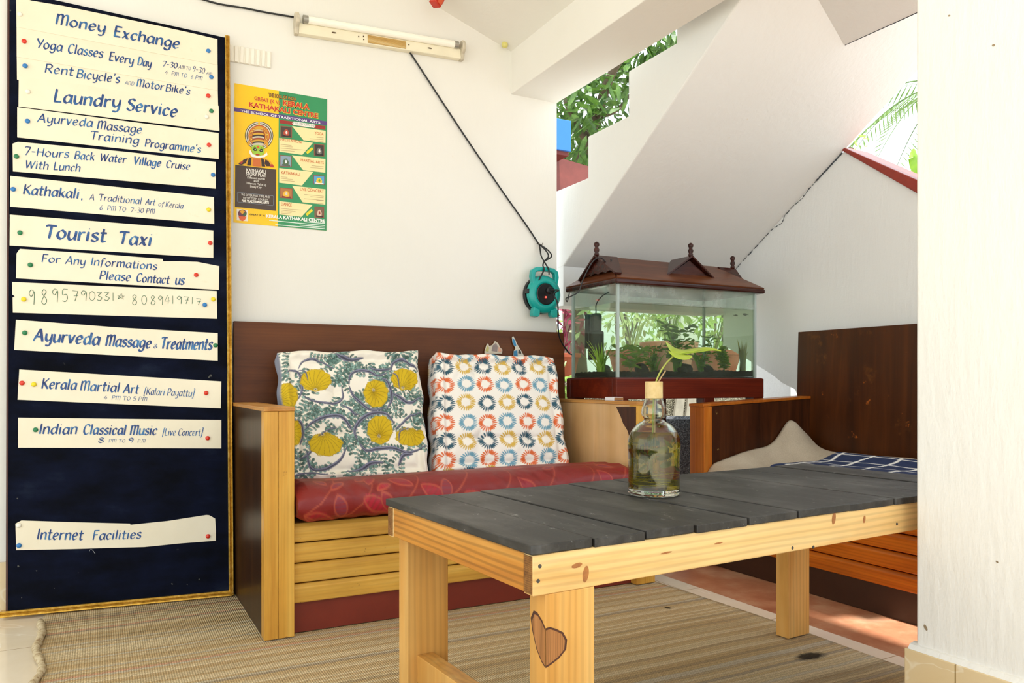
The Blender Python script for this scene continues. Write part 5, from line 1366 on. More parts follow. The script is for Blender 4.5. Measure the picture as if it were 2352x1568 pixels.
for nm, m, lift, gr in (('knot_bark', M_BARK, 0.0006, 1.12), ('knot', M_KNOT, 0.0011, 1.0)):
    F_ = [Vector((max(p.x, 0.0242), 0.001, p.z)) for p in (tl(*q, 0.001) for q in hf)]; S_ = [Vector((0.024, max(p.y, 0.0012), p.z)) for p in (tlx(*q, 0.024) for q in hs)]
    if gr > 1:
        zc = sum(p.z for p in F_)/len(F_); F_ = [Vector((0.0242 + (p.x-.0242)*gr, p.y, zc + (p.z-zc)*gr)) for p in F_]; S_ = [Vector((p.x, .0012 + (p.y-.0012)*gr, zc + (p.z-zc)*gr)) for p in S_]
    mb = MB(); mb.poly_prism(F_, (0, -lift, 0)); mb.poly_prism(S_, (-lift, 0, 0)); mb.build(nm, m, table, local=True)
M_NAIL = plain('dark_nail', '#4c4a48', 0.5, 0.5)
for x, y in ((1240, 1300), (1236, 1334), (1820, 1258), (2060, 1203), (1868, 1256)):
    p = tl(x, y, 0.0); MB().lathe([(0.0035, -0.0004), (0.003, 0.0008), (0.0001, 0.0009)], p, 10, Matrix.Rotation(PI/2, 4, 'X')).build('nail', M_NAIL, table, local=True)
M_KN = plain('brown_knot', '#b37138', 0.5, var=0.4, vscale=90)
for x, y, rx, rz in ((1325, 1298, 0.010, 0.004), (1345, 1318, 0.006, 0.013), (1530, 1269, 0.013, 0.0016), (1650, 1247, 0.011, 0.0016), (1915, 1190, 0.006, 0.012), (1985, 1192, 0.004, 0.008)):
    p = tl(x, y, 0.0); MB().raw([(p.x + rx*math.cos(a) + 0.3*rx*math.sin(a), -0.0004, p.z + rz*math.sin(a)) for a in np.linspace(0, 2*PI, 15)[:-1]], [tuple(range(14))]).build('knot', M_KN, table, local=True)

# ================================================================== bottle with the rooted cutting
bp_t = 1.705; bxr = (1502 - CX)/FPX
BX, BY = bp_t*SY + bxr*bp_t*CYW, bp_t*CYW - bxr*bp_t*SY; BZ = TH + 0.0016
bottle = thing('bottle', 'round-shouldered glass bottle of green water on the black table top', 'bottle', (BX, BY, BZ))
outer = [(0.0005, 0.004), (0.040, 0.003), (0.050, 0.0), (0.0555, 0.003), (0.0572, 0.010), (0.0562, 0.017), (0.0557, 0.030), (0.0556, 0.070), (0.0562, 0.092), (0.0574, 0.104), (0.0566, 0.118), (0.0525, 0.132), (0.0450, 0.145), (0.0345, 0.155), (0.0245, 0.161),
         (0.0215, 0.165), (0.0235, 0.169), (0.0268, 0.175), (0.0274, 0.181), (0.0262, 0.189), (0.0232, 0.199), (0.0205, 0.208), (0.0175, 0.216), (0.0165, 0.236)]
def smooth_prof(pr, k=4): return [(max(p.x, 0.0004), p.z) for p in catmull([(r, 0, z) for r, z in pr], k)]
inner = [(0.0145, 0.236), (0.0155, 0.216), (0.0180, 0.208), (0.0208, 0.199), (0.0238, 0.189), (0.0248, 0.181), (0.0242, 0.175), (0.0210, 0.169), (0.0188, 0.165), (0.0215, 0.159), (0.0325, 0.152), (0.0430, 0.142), (0.0502, 0.130), (0.0540, 0.117), (0.0547, 0.104), (0.0536, 0.092), (0.0530, 0.070), (0.0531, 0.030), (0.0530, 0.018), (0.048, 0.013), (0.03, 0.012), (0.0004, 0.014)]
s = NT('clear_bottle_glass'); s.base('#f4faf0'); s.set(Roughness=0.0, IOR=1.47); s.b.inputs['Transmission Weight'].default_value = 1.0; M_GLASS = s.m
s = NT('green_pond_water'); s.base('#e2d244'); s.set(Roughness=0.0, IOR=1.333); s.b.inputs['Transmission Weight'].default_value = 1.0
va = s.n('ShaderNodeVolumeAbsorption'); va.inputs['Color'].default_value = lin4('#b0a012'); va.inputs['Density'].default_value = 15.0; s.l(va.outputs[0], s.out.inputs['Volume']); M_POND = s.m
mb = MB(); mb.lathe(smooth_prof(outer) + smooth_prof(inner), (0, 0, 0), 48, caps=False); mb.build('glass_body', M_GLASS, bottle, local=True, smooth=True)
lev = 0.138
liq = [(0.0004, 0.0136)] + [(r + 0.0003, z) for r, z in smooth_prof(inner[::-1]) if 0.0145 < z < lev - 0.001]
rl_ = np.interp(lev, [z for r, z in inner[::-1]], [r for r, z in inner[::-1]])
liq += [(rl_ + 0.0003, lev), (0.0004, lev)]
MB().lathe(liq, (0, 0, 0), 48, caps=False).build('water', M_POND, bottle, local=True, smooth=False)
s = NT('beige_cork_cap'); nz = s.noise(s.coord(), 55, 4, 0.6); n2 = s.noise(s.coord((1, 1, 1)), 130, 3)
s.base(s.ramp(nz, [(0.35, '#cfb173'), (0.6, '#dcc189'), (0.75, '#e4cd9c')])); s.set(Roughness=0.55); s.bump(n2, 0.15, 0.002)
M_CORK = s.m
MB().lathe([(0.0185, 0.210), (0.0192, 0.2105), (0.0194, 0.214), (0.0192, 0.246), (0.0186, 0.2475), (0.0120, 0.2475), (0.0075, 0.2470), (0.0075, 0.2150), (0.0170, 0.2140)], (0, 0, 0), 36, caps=False).build('cap', M_CORK, bottle, local=True, bevel=0.0006)
Rm = Vector((CYW, -SY, 0)); Fm = Vector((SY, CYW, 0))     # across and away, as the cutting leans
k_ = 1.705/FPX
cut = thing('plant_cutting', 'leafy green cutting rooted in the glass bottle', 'plant', (BX, BY, BZ + 0.02))
def bpt(px, py, away=0.0): return Vector((BX, BY, EYE)) + Rm*((px-1502)*k_) + Fm*away + Vector((0, 0, -(py-HY)*k_))
M_STEM = plain('green_stem', '#a8b04a', 0.45, var=0.2)
M_STEM2 = plain('pinkish_stem', '#c2a070', 0.45, var=0.2)
mb = MB(); mb.tube(catmull([bpt(1497, 1090), bpt(1499, 1000), bpt(1500, 945), bpt(1503, 893, -.002), bpt(1512, 862, -.003), bpt(1528, 836, -.004), bpt(1545, 818, -.006)], 6), 0.0019, 8)
mb.build('stem', M_STEM, cut, smooth=True)
mb = MB(); mb.tube(catmull([bpt(1504, 1060), bpt(1504, 945), bpt(1508, 892, .003), bpt(1516, 872, .004), bpt(1530, 851, .006)], 6), 0.0016, 8)
mb.build('stem', M_STEM2, cut, smooth=True)
s = NT('young_leaf'); n1 = s.noise(s.coord(), 40, 3)
s.base(s.ramp(n1, [(0.3, '#a9bf3a'), (0.7, '#c2d44e')])); s.set(Roughness=0.4); s.b.inputs['Subsurface Weight'].default_value = 0.0
tl_ = s.n('ShaderNodeBsdfTranslucent'); tl_.inputs[0].default_value = lin4('#c6dc3c'); mx = s.n('ShaderNodeMixShader'); mx.inputs[0].default_value = 0.35
s.l(s.b.outputs[0], mx.inputs[1]); s.l(tl_.outputs[0], mx.inputs[2]); s.l(mx.outputs[0], s.out.inputs['Surface']); M_LEAF = s.m
def leaf_surface(rows):
    """rows: list of lists of points across the blade -> thin double-sided sheet"""
    P_ = np.array([[tuple(p) for p in r] for r in rows]); return P_
top_e = [(1530, 784), (1538, 786), (1553, 796), (1580, 803), (1610, 796), (1632, 795), (1656, 806)]
def blade(data, mat, belly):
    rows = []
    for (x, yu, au, yl, al) in data:
        rows.append([bpt(x, yu + (yl-yu)*t - belly*math.sin(PI*t), au + (al-au)*t) for t in np.linspace(0, 1, 7)])
    lf = link_mesh('leaf', grid_mesh('leaf', leaf_surface(rows)), mat, cut, smooth=True)
    md = lf.modifiers.new('sub', 'SUBSURF'); md.levels = 2; md.render_levels = 2
    md = lf.modifiers.new('thick', 'SOLIDIFY'); md.thickness = 0.0006
blade([(1530, 783, .01, 786, .0), (1536, 785, .016, 803, -.004), (1545, 791, .022, 815, -.014), (1558, 799, .026, 815, -.022), (1575, 802, .030, 812, -.024), (1593, 800, .030, 810, -.018), (1614, 796, .024, 807, -.010), (1636, 795, .014, 803, -.004), (1657, 806, .0, 807, .0)], M_LEAF, 1.5)
blade([(1532, 806, -.014, 809, -.016), (1538, 808, -.014, 820, -.036), (1549, 812, -.015, 826, -.048), (1563, 814, -.018, 828, -.050), (1576, 815, -.020, 825, -.040), (1584, 817, -.022, 820, -.026)], M_LEAF, 1.5)
mb = MB(); mb.tube([bpt(1543, 817, -.022), bpt(1562, 811, -.020), bpt(1590, 807, -.014), bpt(1625, 800, -.003), bpt(1655, 806, 0)], [.0011, .001, .0009, .0006, .0003], 6); mb.build('midrib', M_LEAF, cut, smooth=True)
# sunken leaves and a ring of white roots in the water
M_DKLEAF = plain('sunken_leaf', '#6d8a22', 0.5, var=0.4)
rr = random.Random(3); mb = MB()
for k in range(24):
    a = rr.uniform(0, 2*PI); rad_ = rr.uniform(.015, .040); z = rr.uniform(.05, .122); c_ = Vector((BX + rad_*math.cos(a), BY + rad_*math.sin(a), BZ + z)); d1 = Vector((rr.uniform(-1, 1), rr.uniform(-1, 1), rr.uniform(-.3, .6))).normalized(); d2 = d1.orthogonal().normalized()
    L_ = rr.uniform(.009, .015); w_ = L_*0.6
    ou = [c_ + d1*(L_*math.cos(t)) + d2*(w_*math.sin(t)) for t in np.linspace(0, 2*PI, 13)[:-1]]
    mb.raw(ou + [c_ + d1.cross(d2)*0.003], [(i, (i+1) % 12, 12) for i in range(12)])
mb.build('sunken_leaf', M_DKLEAF, cut, smooth=True)
M_ROOT = plain('pale_root', '#e2d36a', 0.5)
mb = MB()
for k in range(9):
    a0 = rr.uniform(0, 6.28); z = rr.uniform(.026, .045); Rr_ = rr.uniform(.030, .046); tl2 = rr.uniform(-.12, .12)
    mb.tube([(BX + Rr_*math.cos(a0 + t), BY + Rr_*math.sin(a0 + t), BZ + z + tl2*0.05*math.sin(t*2) + 0.004*math.sin(t)) for t in np.linspace(0, rr.uniform(1.8, 4.2), 24)], 0.0006, 5)
mb.build('root', M_ROOT, cut, smooth=True)
# ================================================================== fish tank under the stair
KX0, KX1, KY0, KY1, KZ0, KZ1 = 1.852, 2.612, 2.585, 2.925, 0.774, 1.152
stand = thing('tank_stand', 'dark red wooden stand carrying the fish tank', 'stand', (2.23, 2.75, 0))
W_MAH = wood('mahogany_stand', '#4a150a', '#64200f', '#7c2f18', 'X', 1.0, 0.3, 0.12, spots=('#a8653c', 0.76, 26))
W_MAHZ = wood('mahogany_leg', '#3c1008', '#541a0c', '#6c2812', 'Z', 1.0, 0.3, 0.12)
Sx0, Sx1, Sy0, Sy1 = KX0 - 0.019, KX1 + 0.03, KY0 - 0.02, KY1 + 0.02
def sb(name, lo, hi, m, bv=0.003): return MB().box(lo, hi).build(name, m, stand, bevel=bv)
sb('rail', (Sx0, Sy0, 0.685), (Sx1, Sy0 + 0.03, 0.770), W_MAH); sb('rail', (Sx0, Sy1 - 0.03, 0.685), (Sx1, Sy1, 0.770), W_MAH)
sb('rail', (Sx0 + 0.001, Sy0 + 0.03, 0.686), (Sx0 + 0.03, Sy1 - 0.03, 0.769), W_MAH); sb('rail', (Sx1 - 0.03, Sy0 + 0.03, 0.686), (Sx1 - 0.001, Sy1 - 0.03, 0.769), W_MAH)
sb('shelf_board', (Sx0 + 0.004, Sy0 + 0.004, 0.764), (Sx1 - 0.004, Sy1 - 0.004, 0.7735), W_MAH)
for x in (Sx0 + 0.002, Sx0 + 0.46, Sx1 - 0.062):
    for y in (Sy0 + 0.002, Sy1 - 0.052): sb('leg', (x, y, 0.0), (x + 0.06, y + 0.05, 0.690), W_MAHZ)

tank = thing('fish_tank', 'rectangular glass fish tank of greenish water on the red stand', 'fish tank', (2.23, 2.755, KZ0))
G_ = clear_glass('tank_glass', '#f6faf7', 1.45, 0.02, 0.04, '#c4d3c8')
G_HAZE = clear_glass('limescaled_glass', '#e4eee8', 1.45, 0.15, 0.5, '#c0c6bc')
th = 0.005
def pane(lo, hi, m=G_, nm='glass_pane'): return MB().box(lo, hi).build(nm, m, tank)
WL = KZ1 - 0.072
pane((KX0, KY0, KZ0), (KX1, KY0 + th, WL)); pane((KX0, KY1 - th, KZ0), (KX1, KY1, KZ1)); pane((KX0, KY0 + th, KZ0), (KX0 + th, KY1 - th, KZ1)); pane((KX1 - th, KY0 + th, KZ0), (KX1, KY1 - th, KZ1))
pane((KX0, KY0, WL), (KX1, KY0 + th, KZ1), G_HAZE, 'scaled_glass_strip')
pane((KX0 + th, KY0 + th, KZ0), (KX1 - th, KY1 - th, KZ0 + 0.005), plain('tank_floor', '#22281f', 0.6), 'bottom_pane')
M_SEAL = plain('silicone_seal', '#a9b7b0', 0.35)
for x, y in ((KX0 + .003, KY0 + .003), (KX1 - .003, KY0 + .003), (KX0 + .003, KY1 - .003), (KX1 - .003, KY1 - .003)):
    MB().box((x - .0055, y - .0055, KZ0), (x + .0055, y + .0055, KZ1)).build('corner_seal', M_SEAL, tank)
MB().box((KX0 + th, KY0 + th, KZ1 - 0.072), (KX1 - th, KY0 + th + 0.03, KZ1 - 0.067)).build('brace_bar', G_, tank)
# water: tinted, see-through body
s = NT('tank_water'); tr = s.n('ShaderNodeBsdfTransparent'); tr.inputs[0].default_value = lin4('#ecf0e2')
gl = s.n('ShaderNodeBsdfGlossy'); gl.inputs['Roughness'].default_value = 0.01; fr = s.sheen_fac(0.3, 0.01)
df = s.n('ShaderNodeBsdfTranslucent'); df.inputs[0].default_value = lin4('#c4cab6')
m1 = s.n('ShaderNodeMixShader'); m1.inputs[0].default_value = 0.10; s.l(tr.outputs[0], m1.inputs[1]); s.l(df.outputs[0], m1.inputs[2])
m2 = s.n('ShaderNodeMixShader'); s.l(fr, m2.inputs[0]); s.l(m1.outputs[0], m2.inputs[1]); s.l(gl.outputs[0], m2.inputs[2]); s.l(m2.outputs[0], s.out.inputs['Surface'])
MB().box((KX0 + th + .001, KY0 + th + .001, KZ0 + 0.006), (KX1 - th - .001, KY1 - th - .001, WL)).build('water', s.m, tank)
# gravel bed: uncountable
n = 60; u, v = np.meshgrid(np.linspace(0, 1, n*2), np.linspace(0, 1, n))
P = np.stack([KX0 + .008 + (KX1-KX0-.016)*u, KY0 + .008 + (KY1-KY0-.016)*v, KZ0 + 0.020 + 0.006*fbm2(u*3, v*2, 8) + 0.012*u*u + 0.004*np.sin(u*190)*np.sin(v*80)], -1)
me = grid_mesh('gravel', P); bm = bmesh.new(); bm.from_mesh(me); r = bmesh.ops.extrude_face_region(bm, geom=bm.faces[:])
for vv in [g for g in r['geom'] if isinstance(g, bmesh.types.BMVert)]: vv.co.z = KZ0 + 0.0056
bmesh.ops.recalc_face_normals(bm, faces=bm.faces[:]); bm.to_mesh(me); bm.free()
o = link_mesh('gravel', me, plain('black_gravel', '#16170f', 0.8, var=0.5, vscale=200), origin=(2.23, 2.75, KZ0)); tag(o, 'layer of black gravel in the bottom of the fish tank', 'gravel', kind='stuff')
rk = random.Random(9)
for x, y, rr_ in ((2.06, 2.70, .030), (2.36, 2.78, .038), (2.27, 2.68, .022), (2.52, 2.80, .030), (1.92, 2.78, .028)):
    mb = MB(); mb.ball((x, y, KZ0 + 0.022 + rr_*0.5), rr_, 2, (1.15, .9, .75))
    for vv in mb.b.verts: vv.co += Vector((rk.uniform(-1, 1), rk.uniform(-1, 1), rk.uniform(-1, 1)))*rr_*0.12
    wh = {2.06: 'in the tank, nearest the front pane on the left', 2.36: 'largest in the tank, right of the middle', 2.27: 'smallest in the tank, near the front middle', 2.52: 'in the tank under the bushy plants at the right end', 1.92: 'in the tank below the black filter'}[x]
    tag(mb.build('rock', plain('dark_rock', '#2b2b22', 0.8, var=0.5, vscale=40), smooth=True, origin=(x, y, KZ0 + .02)), 'dark rock ' + wh, 'rock', 'rocks in the fish tank')

def blades(mb, base, n_, h, spread, w, r_, curve=0.3):
    for k in range(n_):
        a = r_.uniform(0, 2*PI); L_ = h*r_.uniform(0.55, 1.0); lean = spread*r_.uniform(.1, 1); b0 = Vector(base) + Vector((r_.uniform(-1, 1), r_.uniform(-1, 1), 0))*0.012
        d = Vector((math.cos(a), math.sin(a)*0.6, 0)); sd = Vector((-math.sin(a + .8), math.cos(a + .8), 0)); prev = None; vs = []
        for i in range(6):
            t = i/5; c_ = b0 + d*(lean*t**1.6) + Vector((0, 0, L_*(t - curve*0.25*t*t))); ww = w*(1 - t**2.2)*(0.5 + min(1, t*4)*0.5) + .0003; vs += [c_ - sd*ww, c_ + sd*ww]
        mb.raw(vs, [(2*i, 2*i+1, 2*i+3, 2*i+2) for i in range(5)])
def leafy(mb, base, h, n_, L_, w, r_, spread=.03):
    for st in range(3):
        a = r_.uniform(0, 2*PI); tip = Vector(base) + Vector((math.cos(a)*spread, math.sin(a)*spread*.6, h*r_.uniform(.75, 1)))
        pts = catmull([Vector(base), Vector(base).lerp(tip, .5) + Vector((r_.uniform(-.01, .01), 0, 0)), tip], 5); mb.tube(pts, 0.0012, 5)
        for k in range(n_):
            c_ = pts[int(r_.uniform(.2, 1)*(len(pts)-1))]; b = r_.uniform(0, 2*PI); d = Vector((math.cos(b), math.sin(b)*.7, r_.uniform(-.1, .6))).normalized(); sd = d.cross(Vector((r_.uniform(-.4, .4), r_.uniform(-.4, .4), 1))).normalized(); LL_ = L_*r_.uniform(.6, 1.1)
            mb.raw([c_, c_ + d*LL_*.35 + sd*w, c_ + d*LL_*.75 + sd*w*.8, c_ + d*LL_ - Vector((0, 0, LL_*.15)), c_ + d*LL_*.75 - sd*w*.8, c_ + d*LL_*.35 - sd*w], [(0, 1, 2, 3, 4, 5)])
def leaf_mat(name, a, b, tr=0.3):
    if name in MATS: return MATS[name]
    s = NT(name); nz = s.noise(s.coord(), 14, 3); c = s.ramp(nz, [(0.3, a), (0.7, b)]); s.base(c); s.set(Roughness=0.45)
    t_ = s.n('ShaderNodeBsdfTranslucent'); s.l(c, t_.inputs[0]); mx = s.n('ShaderNodeMixShader'); mx.inputs[0].default_value = tr
    s.l(s.b.outputs[0], mx.inputs[1]); s.l(t_.outputs[0], mx.inputs[2]); s.l(mx.outputs[0], s.out.inputs['Surface']); MATS[name] = s.m; return s.m
AQ = leaf_mat('aquatic_green', '#6aa632', '#a2d050', .7); AQ2 = leaf_mat('aquatic_yellow_green', '#8fc044', '#c2dc6e', .7); AQ3 = leaf_mat('aquatic_brown', '#a08a3a', '#bcb456', .7)
def aq(label, x, y, fn, m):
    t = thing('aquatic_plant', label, 'plant', (x, y, KZ0 + .024), 0, 'plants in the fish tank')
    mb = MB(); fn(mb, (x, y, KZ0 + .024)); mb.build('leaves', m, t, fixn=False); return t
ra = random.Random(17)
def kx(px, Y): d = ray(px, 800); return d[0]/d[1]*Y
aq('tall leafy water plant in the middle of the fish tank', kx(1555, 2.74), 2.74, lambda mb, b: (leafy(mb, b, .24, 34, .06, .015, ra, .07), blades(mb, b, 14, .2, .09, .006, ra)), AQ)
aq('low leafy water plant behind the tank front, left of the middle', kx(1448, 2.66), 2.66, lambda mb, b: leafy(mb, b, .12, 26, .055, .014, ra, .06), AQ2)
aq('grassy water plant at the filter end of the tank', kx(1380, 2.70), 2.70, lambda mb, b: blades(mb, b, 44, .14, .09, .003, ra), AQ2)
aq('thin-stemmed water plant left of the tall leafy one in the tank', kx(1500, 2.80), 2.80, lambda mb, b: (blades(mb, b, 18, .15, .09, .004, ra), leafy(mb, b, .14, 18, .04, .010, ra, .06)), AQ)
aq('ragged water plant right of the tall leafy one in the tank', kx(1610, 2.70), 2.70, lambda mb, b: (leafy(mb, b, .17, 26, .04, .008, ra, .08), blades(mb, b, 10, .15, .07, .004, ra)), AQ)
aq('bushy green water plant toward the wall end of the tank', kx(1665, 2.68), 2.68, lambda mb, b: leafy(mb, b, .13, 70, .03, .009, ra, .06), AQ2)
aq('brownish grassy water plant in the wall-end corner of the tank', kx(1705, 2.68), 2.68, lambda mb, b: blades(mb, b, 34, .16, .04, .0035, ra, .1), AQ3)

flt = thing('aquarium_filter', 'black internal filter hanging in the end of the fish tank', 'filter', (1.885, 2.83, 0.86))
M_FB = plain('black_filter_plastic', '#111312', 0.35)
MB().lathe([(0.03, 0.85), (0.034, 0.853), (0.034, 0.97), (0.031, 0.974)], (1.893, 2.80, 0), 20).build('sponge_case', M_FB, flt, bevel=0.002)
MB().lathe([(0.022, 0.974), (0.024, 0.976), (0.025, 1.040), (0.019, 1.050)], (1.893, 2.80, 0), 20).build('motor', M_FB, flt, bevel=0.002)
MB().box((1.872, 2.835, 0.90), (1.905, 2.858, 1.05)).build('bracket', M_FB, flt, bevel=0.003)
MB().tube(catmull([(1.893, 2.80, 1.05), (1.895, 2.80, 1.09), (1.90, 2.77, 1.12), (1.92, 2.74, 1.14)], 6), 0.0028, 6).build('cord', M_BLK, flt, smooth=True)
def fish(label, px, py, Y, L_, face):
    p = on_y(px, py, Y); mb = MB(); pr = [(0.0002, -.5), (.06, -.46), (.13, -.3), (.16, -.1), (.13, .12), (.07, .3), (.035, .42), (.03, .46)]
    M = Matrix.Rotation(PI/2*face, 4, 'Y') @ Matrix.Diagonal((1.0, 0.5, 1, 1))
    mb.lathe([(r*L_, z*L_) for r, z in pr], p, 10, M)
    mb.raw([p + M @ Vector(q) for q in ((0, 0, .4*L_), (.16*L_, 0, .62*L_), (.02*L_, 0, .54*L_), (-.16*L_, 0, .62*L_))], [(0, 1, 2, 3)])
    mb.raw([p + M @ Vector(q) for q in ((.12*L_, 0, -.1*L_), (.26*L_, 0, .1*L_), (.10*L_, 0, .16*L_))], [(0, 1, 2)])
    tag(mb.build('fish', plain('dark_fish', '#35392c', 0.4, var=0.3, vscale=80), origin=tuple(p)), label, 'fish')
fish('small dark fish near the right end of the tank', 1712, 722, 2.68, .034, 1)
fish('small dark fish facing the tank corner seal at mid water', 1690, 724, 2.72, .026, -1)

# roofed wooden lid
lid = thing('aquarium_canopy', 'brown roof-shaped wooden canopy with gablets on the fish tank', 'canopy', (2.23, 2.755, KZ1))
W_ROOF = wood('roof_board', '#4a2412', '#63351d', '#7a482a', 'X', 1.0, 0.34, 0.18); W_ROOFY = wood('roof_end_board', '#4a2412', '#63351d', '#7a482a', 'Y', 1.0, 0.34, 0.18)
W_GAB = wood('dark_gable_wood', '#28100a', '#3b1810', '#522418', 'X', 2.0, 0.25, 0.1)
Ex0, Ex1, Ey0, Ey1, Ez = KX0 - 0.024, KX1 + 0.036, KY0 - 0.024, KY1 + 0.024, KZ1 + 0.001
Rx0, Rx1, Ry, Rz = KX0 + 0.115, KX1 - 0.09, 2.755, KZ1 + 0.132
mb = MB(); mb.box((Ex0, Ey0, Ez), (Ex1, Ey1, Ez + 0.020)); mb.build('eave_frame', W_GAB, lid, bevel=0.006)
def slope(pts, m, nm='roof_panel'):
    a, b, c = Vector(pts[0]), Vector(pts[1]), Vector(pts[2]); n_ = (b-a).cross(c-a).normalized()
    if n_.z < 0: n_ = -n_
    mb = MB(); mb.poly_prism([Vector(p) for p in pts], n_*0.008); return mb.build(nm, m, lid)
z0 = Ez + 0.018; e = 0.006
slope([(Ex0 + e, Ey0 + e, z0), (Ex1 - e, Ey0 + e, z0), (Rx1, Ry, Rz), (Rx0, Ry, Rz)], W_ROOF); slope([(Ex1 - e, Ey1 - e, z0), (Ex0 + e, Ey1 - e, z0), (Rx0, Ry, Rz), (Rx1, Ry, Rz)], W_ROOF)
slope([(Ex0 + e, Ey1 - e, z0), (Ex0 + e, Ey0 + e, z0), (Rx0, Ry, Rz)], W_ROOFY); slope([(Ex1 - e, Ey0 + e, z0), (Ex1 - e, Ey1 - e, z0), (Rx1, Ry, Rz)], W_ROOFY)
def finial(p, h=0.055):
    return MB().lathe([(.009, 0), (.011, .008), (.008, .014), (.011, .020), (.012, .027), (.008, .034), (.008, .039), (.012, .045), (.011, .054), (.003, .060)], p, 12)
def gablet(base, out, wid, rise, deep):
    """little dormer: two sloping boards and a scalloped front; OUT points outwards, base = middle of its lower front edge"""
    base, out = Vector(base), Vector(out); sd = Vector((0, 0, 1)).cross(out).normalized(); ap = base + Vector((0, 0, rise))
    # front face
    mb = MB(); scal = [base + sd*(wid*.40*(1-2*t)) + Vector((0, 0, rise*.16 + .007*abs(math.sin(t*PI*4)))) for t in np.linspace(0, 1, 17)]
    fr_ = mb.poly_prism([p - out*0.004 for p in scal] + [ap - out*0.004 - Vector((0, 0, .012))], -out*0.006).build('gablet', W_GAB, lid)
    for sg in (-1, 1):
        lo = base + sd*sg*wid*.5; mb = MB(); up_ = (ap - lo).normalized().cross(out)*sg
        if up_.z < 0: up_ = -up_
        q0, q1 = lo + out*.008, ap + out*.016
        o_ = mb.raw([q0, q1, ap - out*deep, lo - out*deep*.25, q0 + up_*.007, q1 + up_*.007, ap - out*deep + up_*.007, lo - out*deep*.25 + up_*.007],
               [(0, 1, 2, 3), (4, 7, 6, 5), (0, 4, 5, 1), (1, 5, 6, 2), (2, 6, 7, 3), (3, 7, 4, 0)])
        me = o_; nm = bpy.data.meshes.new('gable_board'); 
        bmesh.ops.recalc_face_normals(o_.b, faces=o_.b.faces[:]); o_.b.to_mesh(nm); o_.b.free()
        oo = bpy.data.objects.new('gable_board', nm); COL.objects.link(oo); nm.materials.append(W_GAB); oo.parent = fr_; WM[oo.name] = WM[fr_.name]; nm.transform(WM[fr_.name].inverted())
    mb = finial(ap + Vector((0, 0, .003)) + out*.004)
    nm = bpy.data.meshes.new('finial'); bmesh.ops.recalc_face_normals(mb.b, faces=mb.b.faces[:]); mb.b.to_mesh(nm); mb.b.free(); nm.transform(WM[fr_.name].inverted())
    oo = bpy.data.objects.new('finial', nm); COL.objects.link(oo); nm.materials.append(W_GAB); oo.parent = fr_; WM[oo.name] = WM[fr_.name]
    for p_ in nm.polygons: p_.use_smooth = True
gablet((Ex0 + 0.018, Ry - .035, Ez + .040), (-1, 0, 0), .27, .088, .10)
gablet((kx(1578, 2.655), 2.635, Ez + 0.040), (0, -1, 0), .31, .105, .12)
gablet((Ex1 - 0.030, Ry - .015, Ez + .030), (1, 0, 0), .19, .100, .09)
# filter lead over the lid
pts = [on_y(1395, 600, 2.70), on_y(1405, 596, 2.68), on_y(1396, 605, 2.665), on_y(1380, 592, 2.66), on_y(1362, 600, 2.64), on_y(1340, 640, 2.60), on_y(1330, 668, 2.555), on_y(1312, 680, 2.558), on_y(1300, 685, 2.585), on_y(1303, 692, 2.595), on_y(1308, 672, 2.60)]
tag(MB().tube(catmull(pts, 6), 0.0026, 6).build('filter_lead', M_BLK, smooth=True), 'thin black lead looped over the roof-shaped tank lid', 'cable')
# ================================================================== the garden beyond
def pebble_mat(name, cols, scale, bump=1.0):
    s = NT(name); v = s.coord(); vo = s.n('ShaderNodeTexVoronoi'); vo.inputs['Scale'].default_value = scale; s.l(v, vo.inputs[0])
    sep = s.n('ShaderNodeSeparateColor'); s.l(vo.outputs['Color'], sep.inputs[0])
    c = s.ramp(sep.outputs[0], [(i/(len(cols)-1), q) for i, q in enumerate(cols)])
    dk = s.ramp(vo.outputs['Distance'], [(0.2, 1.0), (0.75, 0.35)]); s.base(s.mix(1.0, c, dk, 'MULTIPLY')); s.set(Roughness=0.75)
    inv = s.ramp(vo.outputs['Distance'], [(0.0, 1.0), (0.7, 0.0)]); s.bump(inv, bump, 0.01); return s.m
M_PEB = pebble_mat('pebbledash', ['#6b6248', '#8e8668', '#b0a88e', '#7b7458'], 120)
M_GRAN = pebble_mat('rough_granite', ['#4b4e52', '#7d8084', '#a6a8aa', '#5c5f62'], 170)
gw = struct('garden_wall', MB().box((1.4, 4.05, -0.11), (7.0, 4.33, 0.772)), M_PEB)
M_TERRA = plain('terracotta', '#b3593a', 0.7, var=0.25, vscale=14); M_TERRA2 = plain('pinkish_terracotta', '#c48a74', 0.75, var=0.2, vscale=10)
def leafquads(mb, n_, centre, rad, L_, w, r_, sq=(1, 1, 1), hollow=0.0, droop=0.3):
    c0 = Vector(centre)
    for _ in range(n_):
        while True:
            q = Vector((r_.uniform(-1, 1), r_.uniform(-1, 1), r_.uniform(-1, 1)))
            if hollow < q.length < 1: break
        p = c0 + Vector((q.x*rad*sq[0], q.y*rad*sq[1], q.z*rad*sq[2]))
        d = (q.normalized()*.6 + Vector((r_.uniform(-1, 1), r_.uniform(-1, 1), r_.uniform(-1, .6) - droop))).normalized(); sd = d.cross(Vector((r_.uniform(-1, 1), r_.uniform(-1, 1), 1))).normalized(); l_ = L_*r_.uniform(.6, 1.15); up_ = sd.cross(d)
        mb.raw([p, p + d*l_*.3 + sd*w - up_*l_*.03, p + d*l_*.7 + sd*w*.8, p + d*l_, p + d*l_*.7 - sd*w*.8, p + d*l_*.3 - sd*w - up_*l_*.03], [(0, 1, 2, 3, 4, 5)])
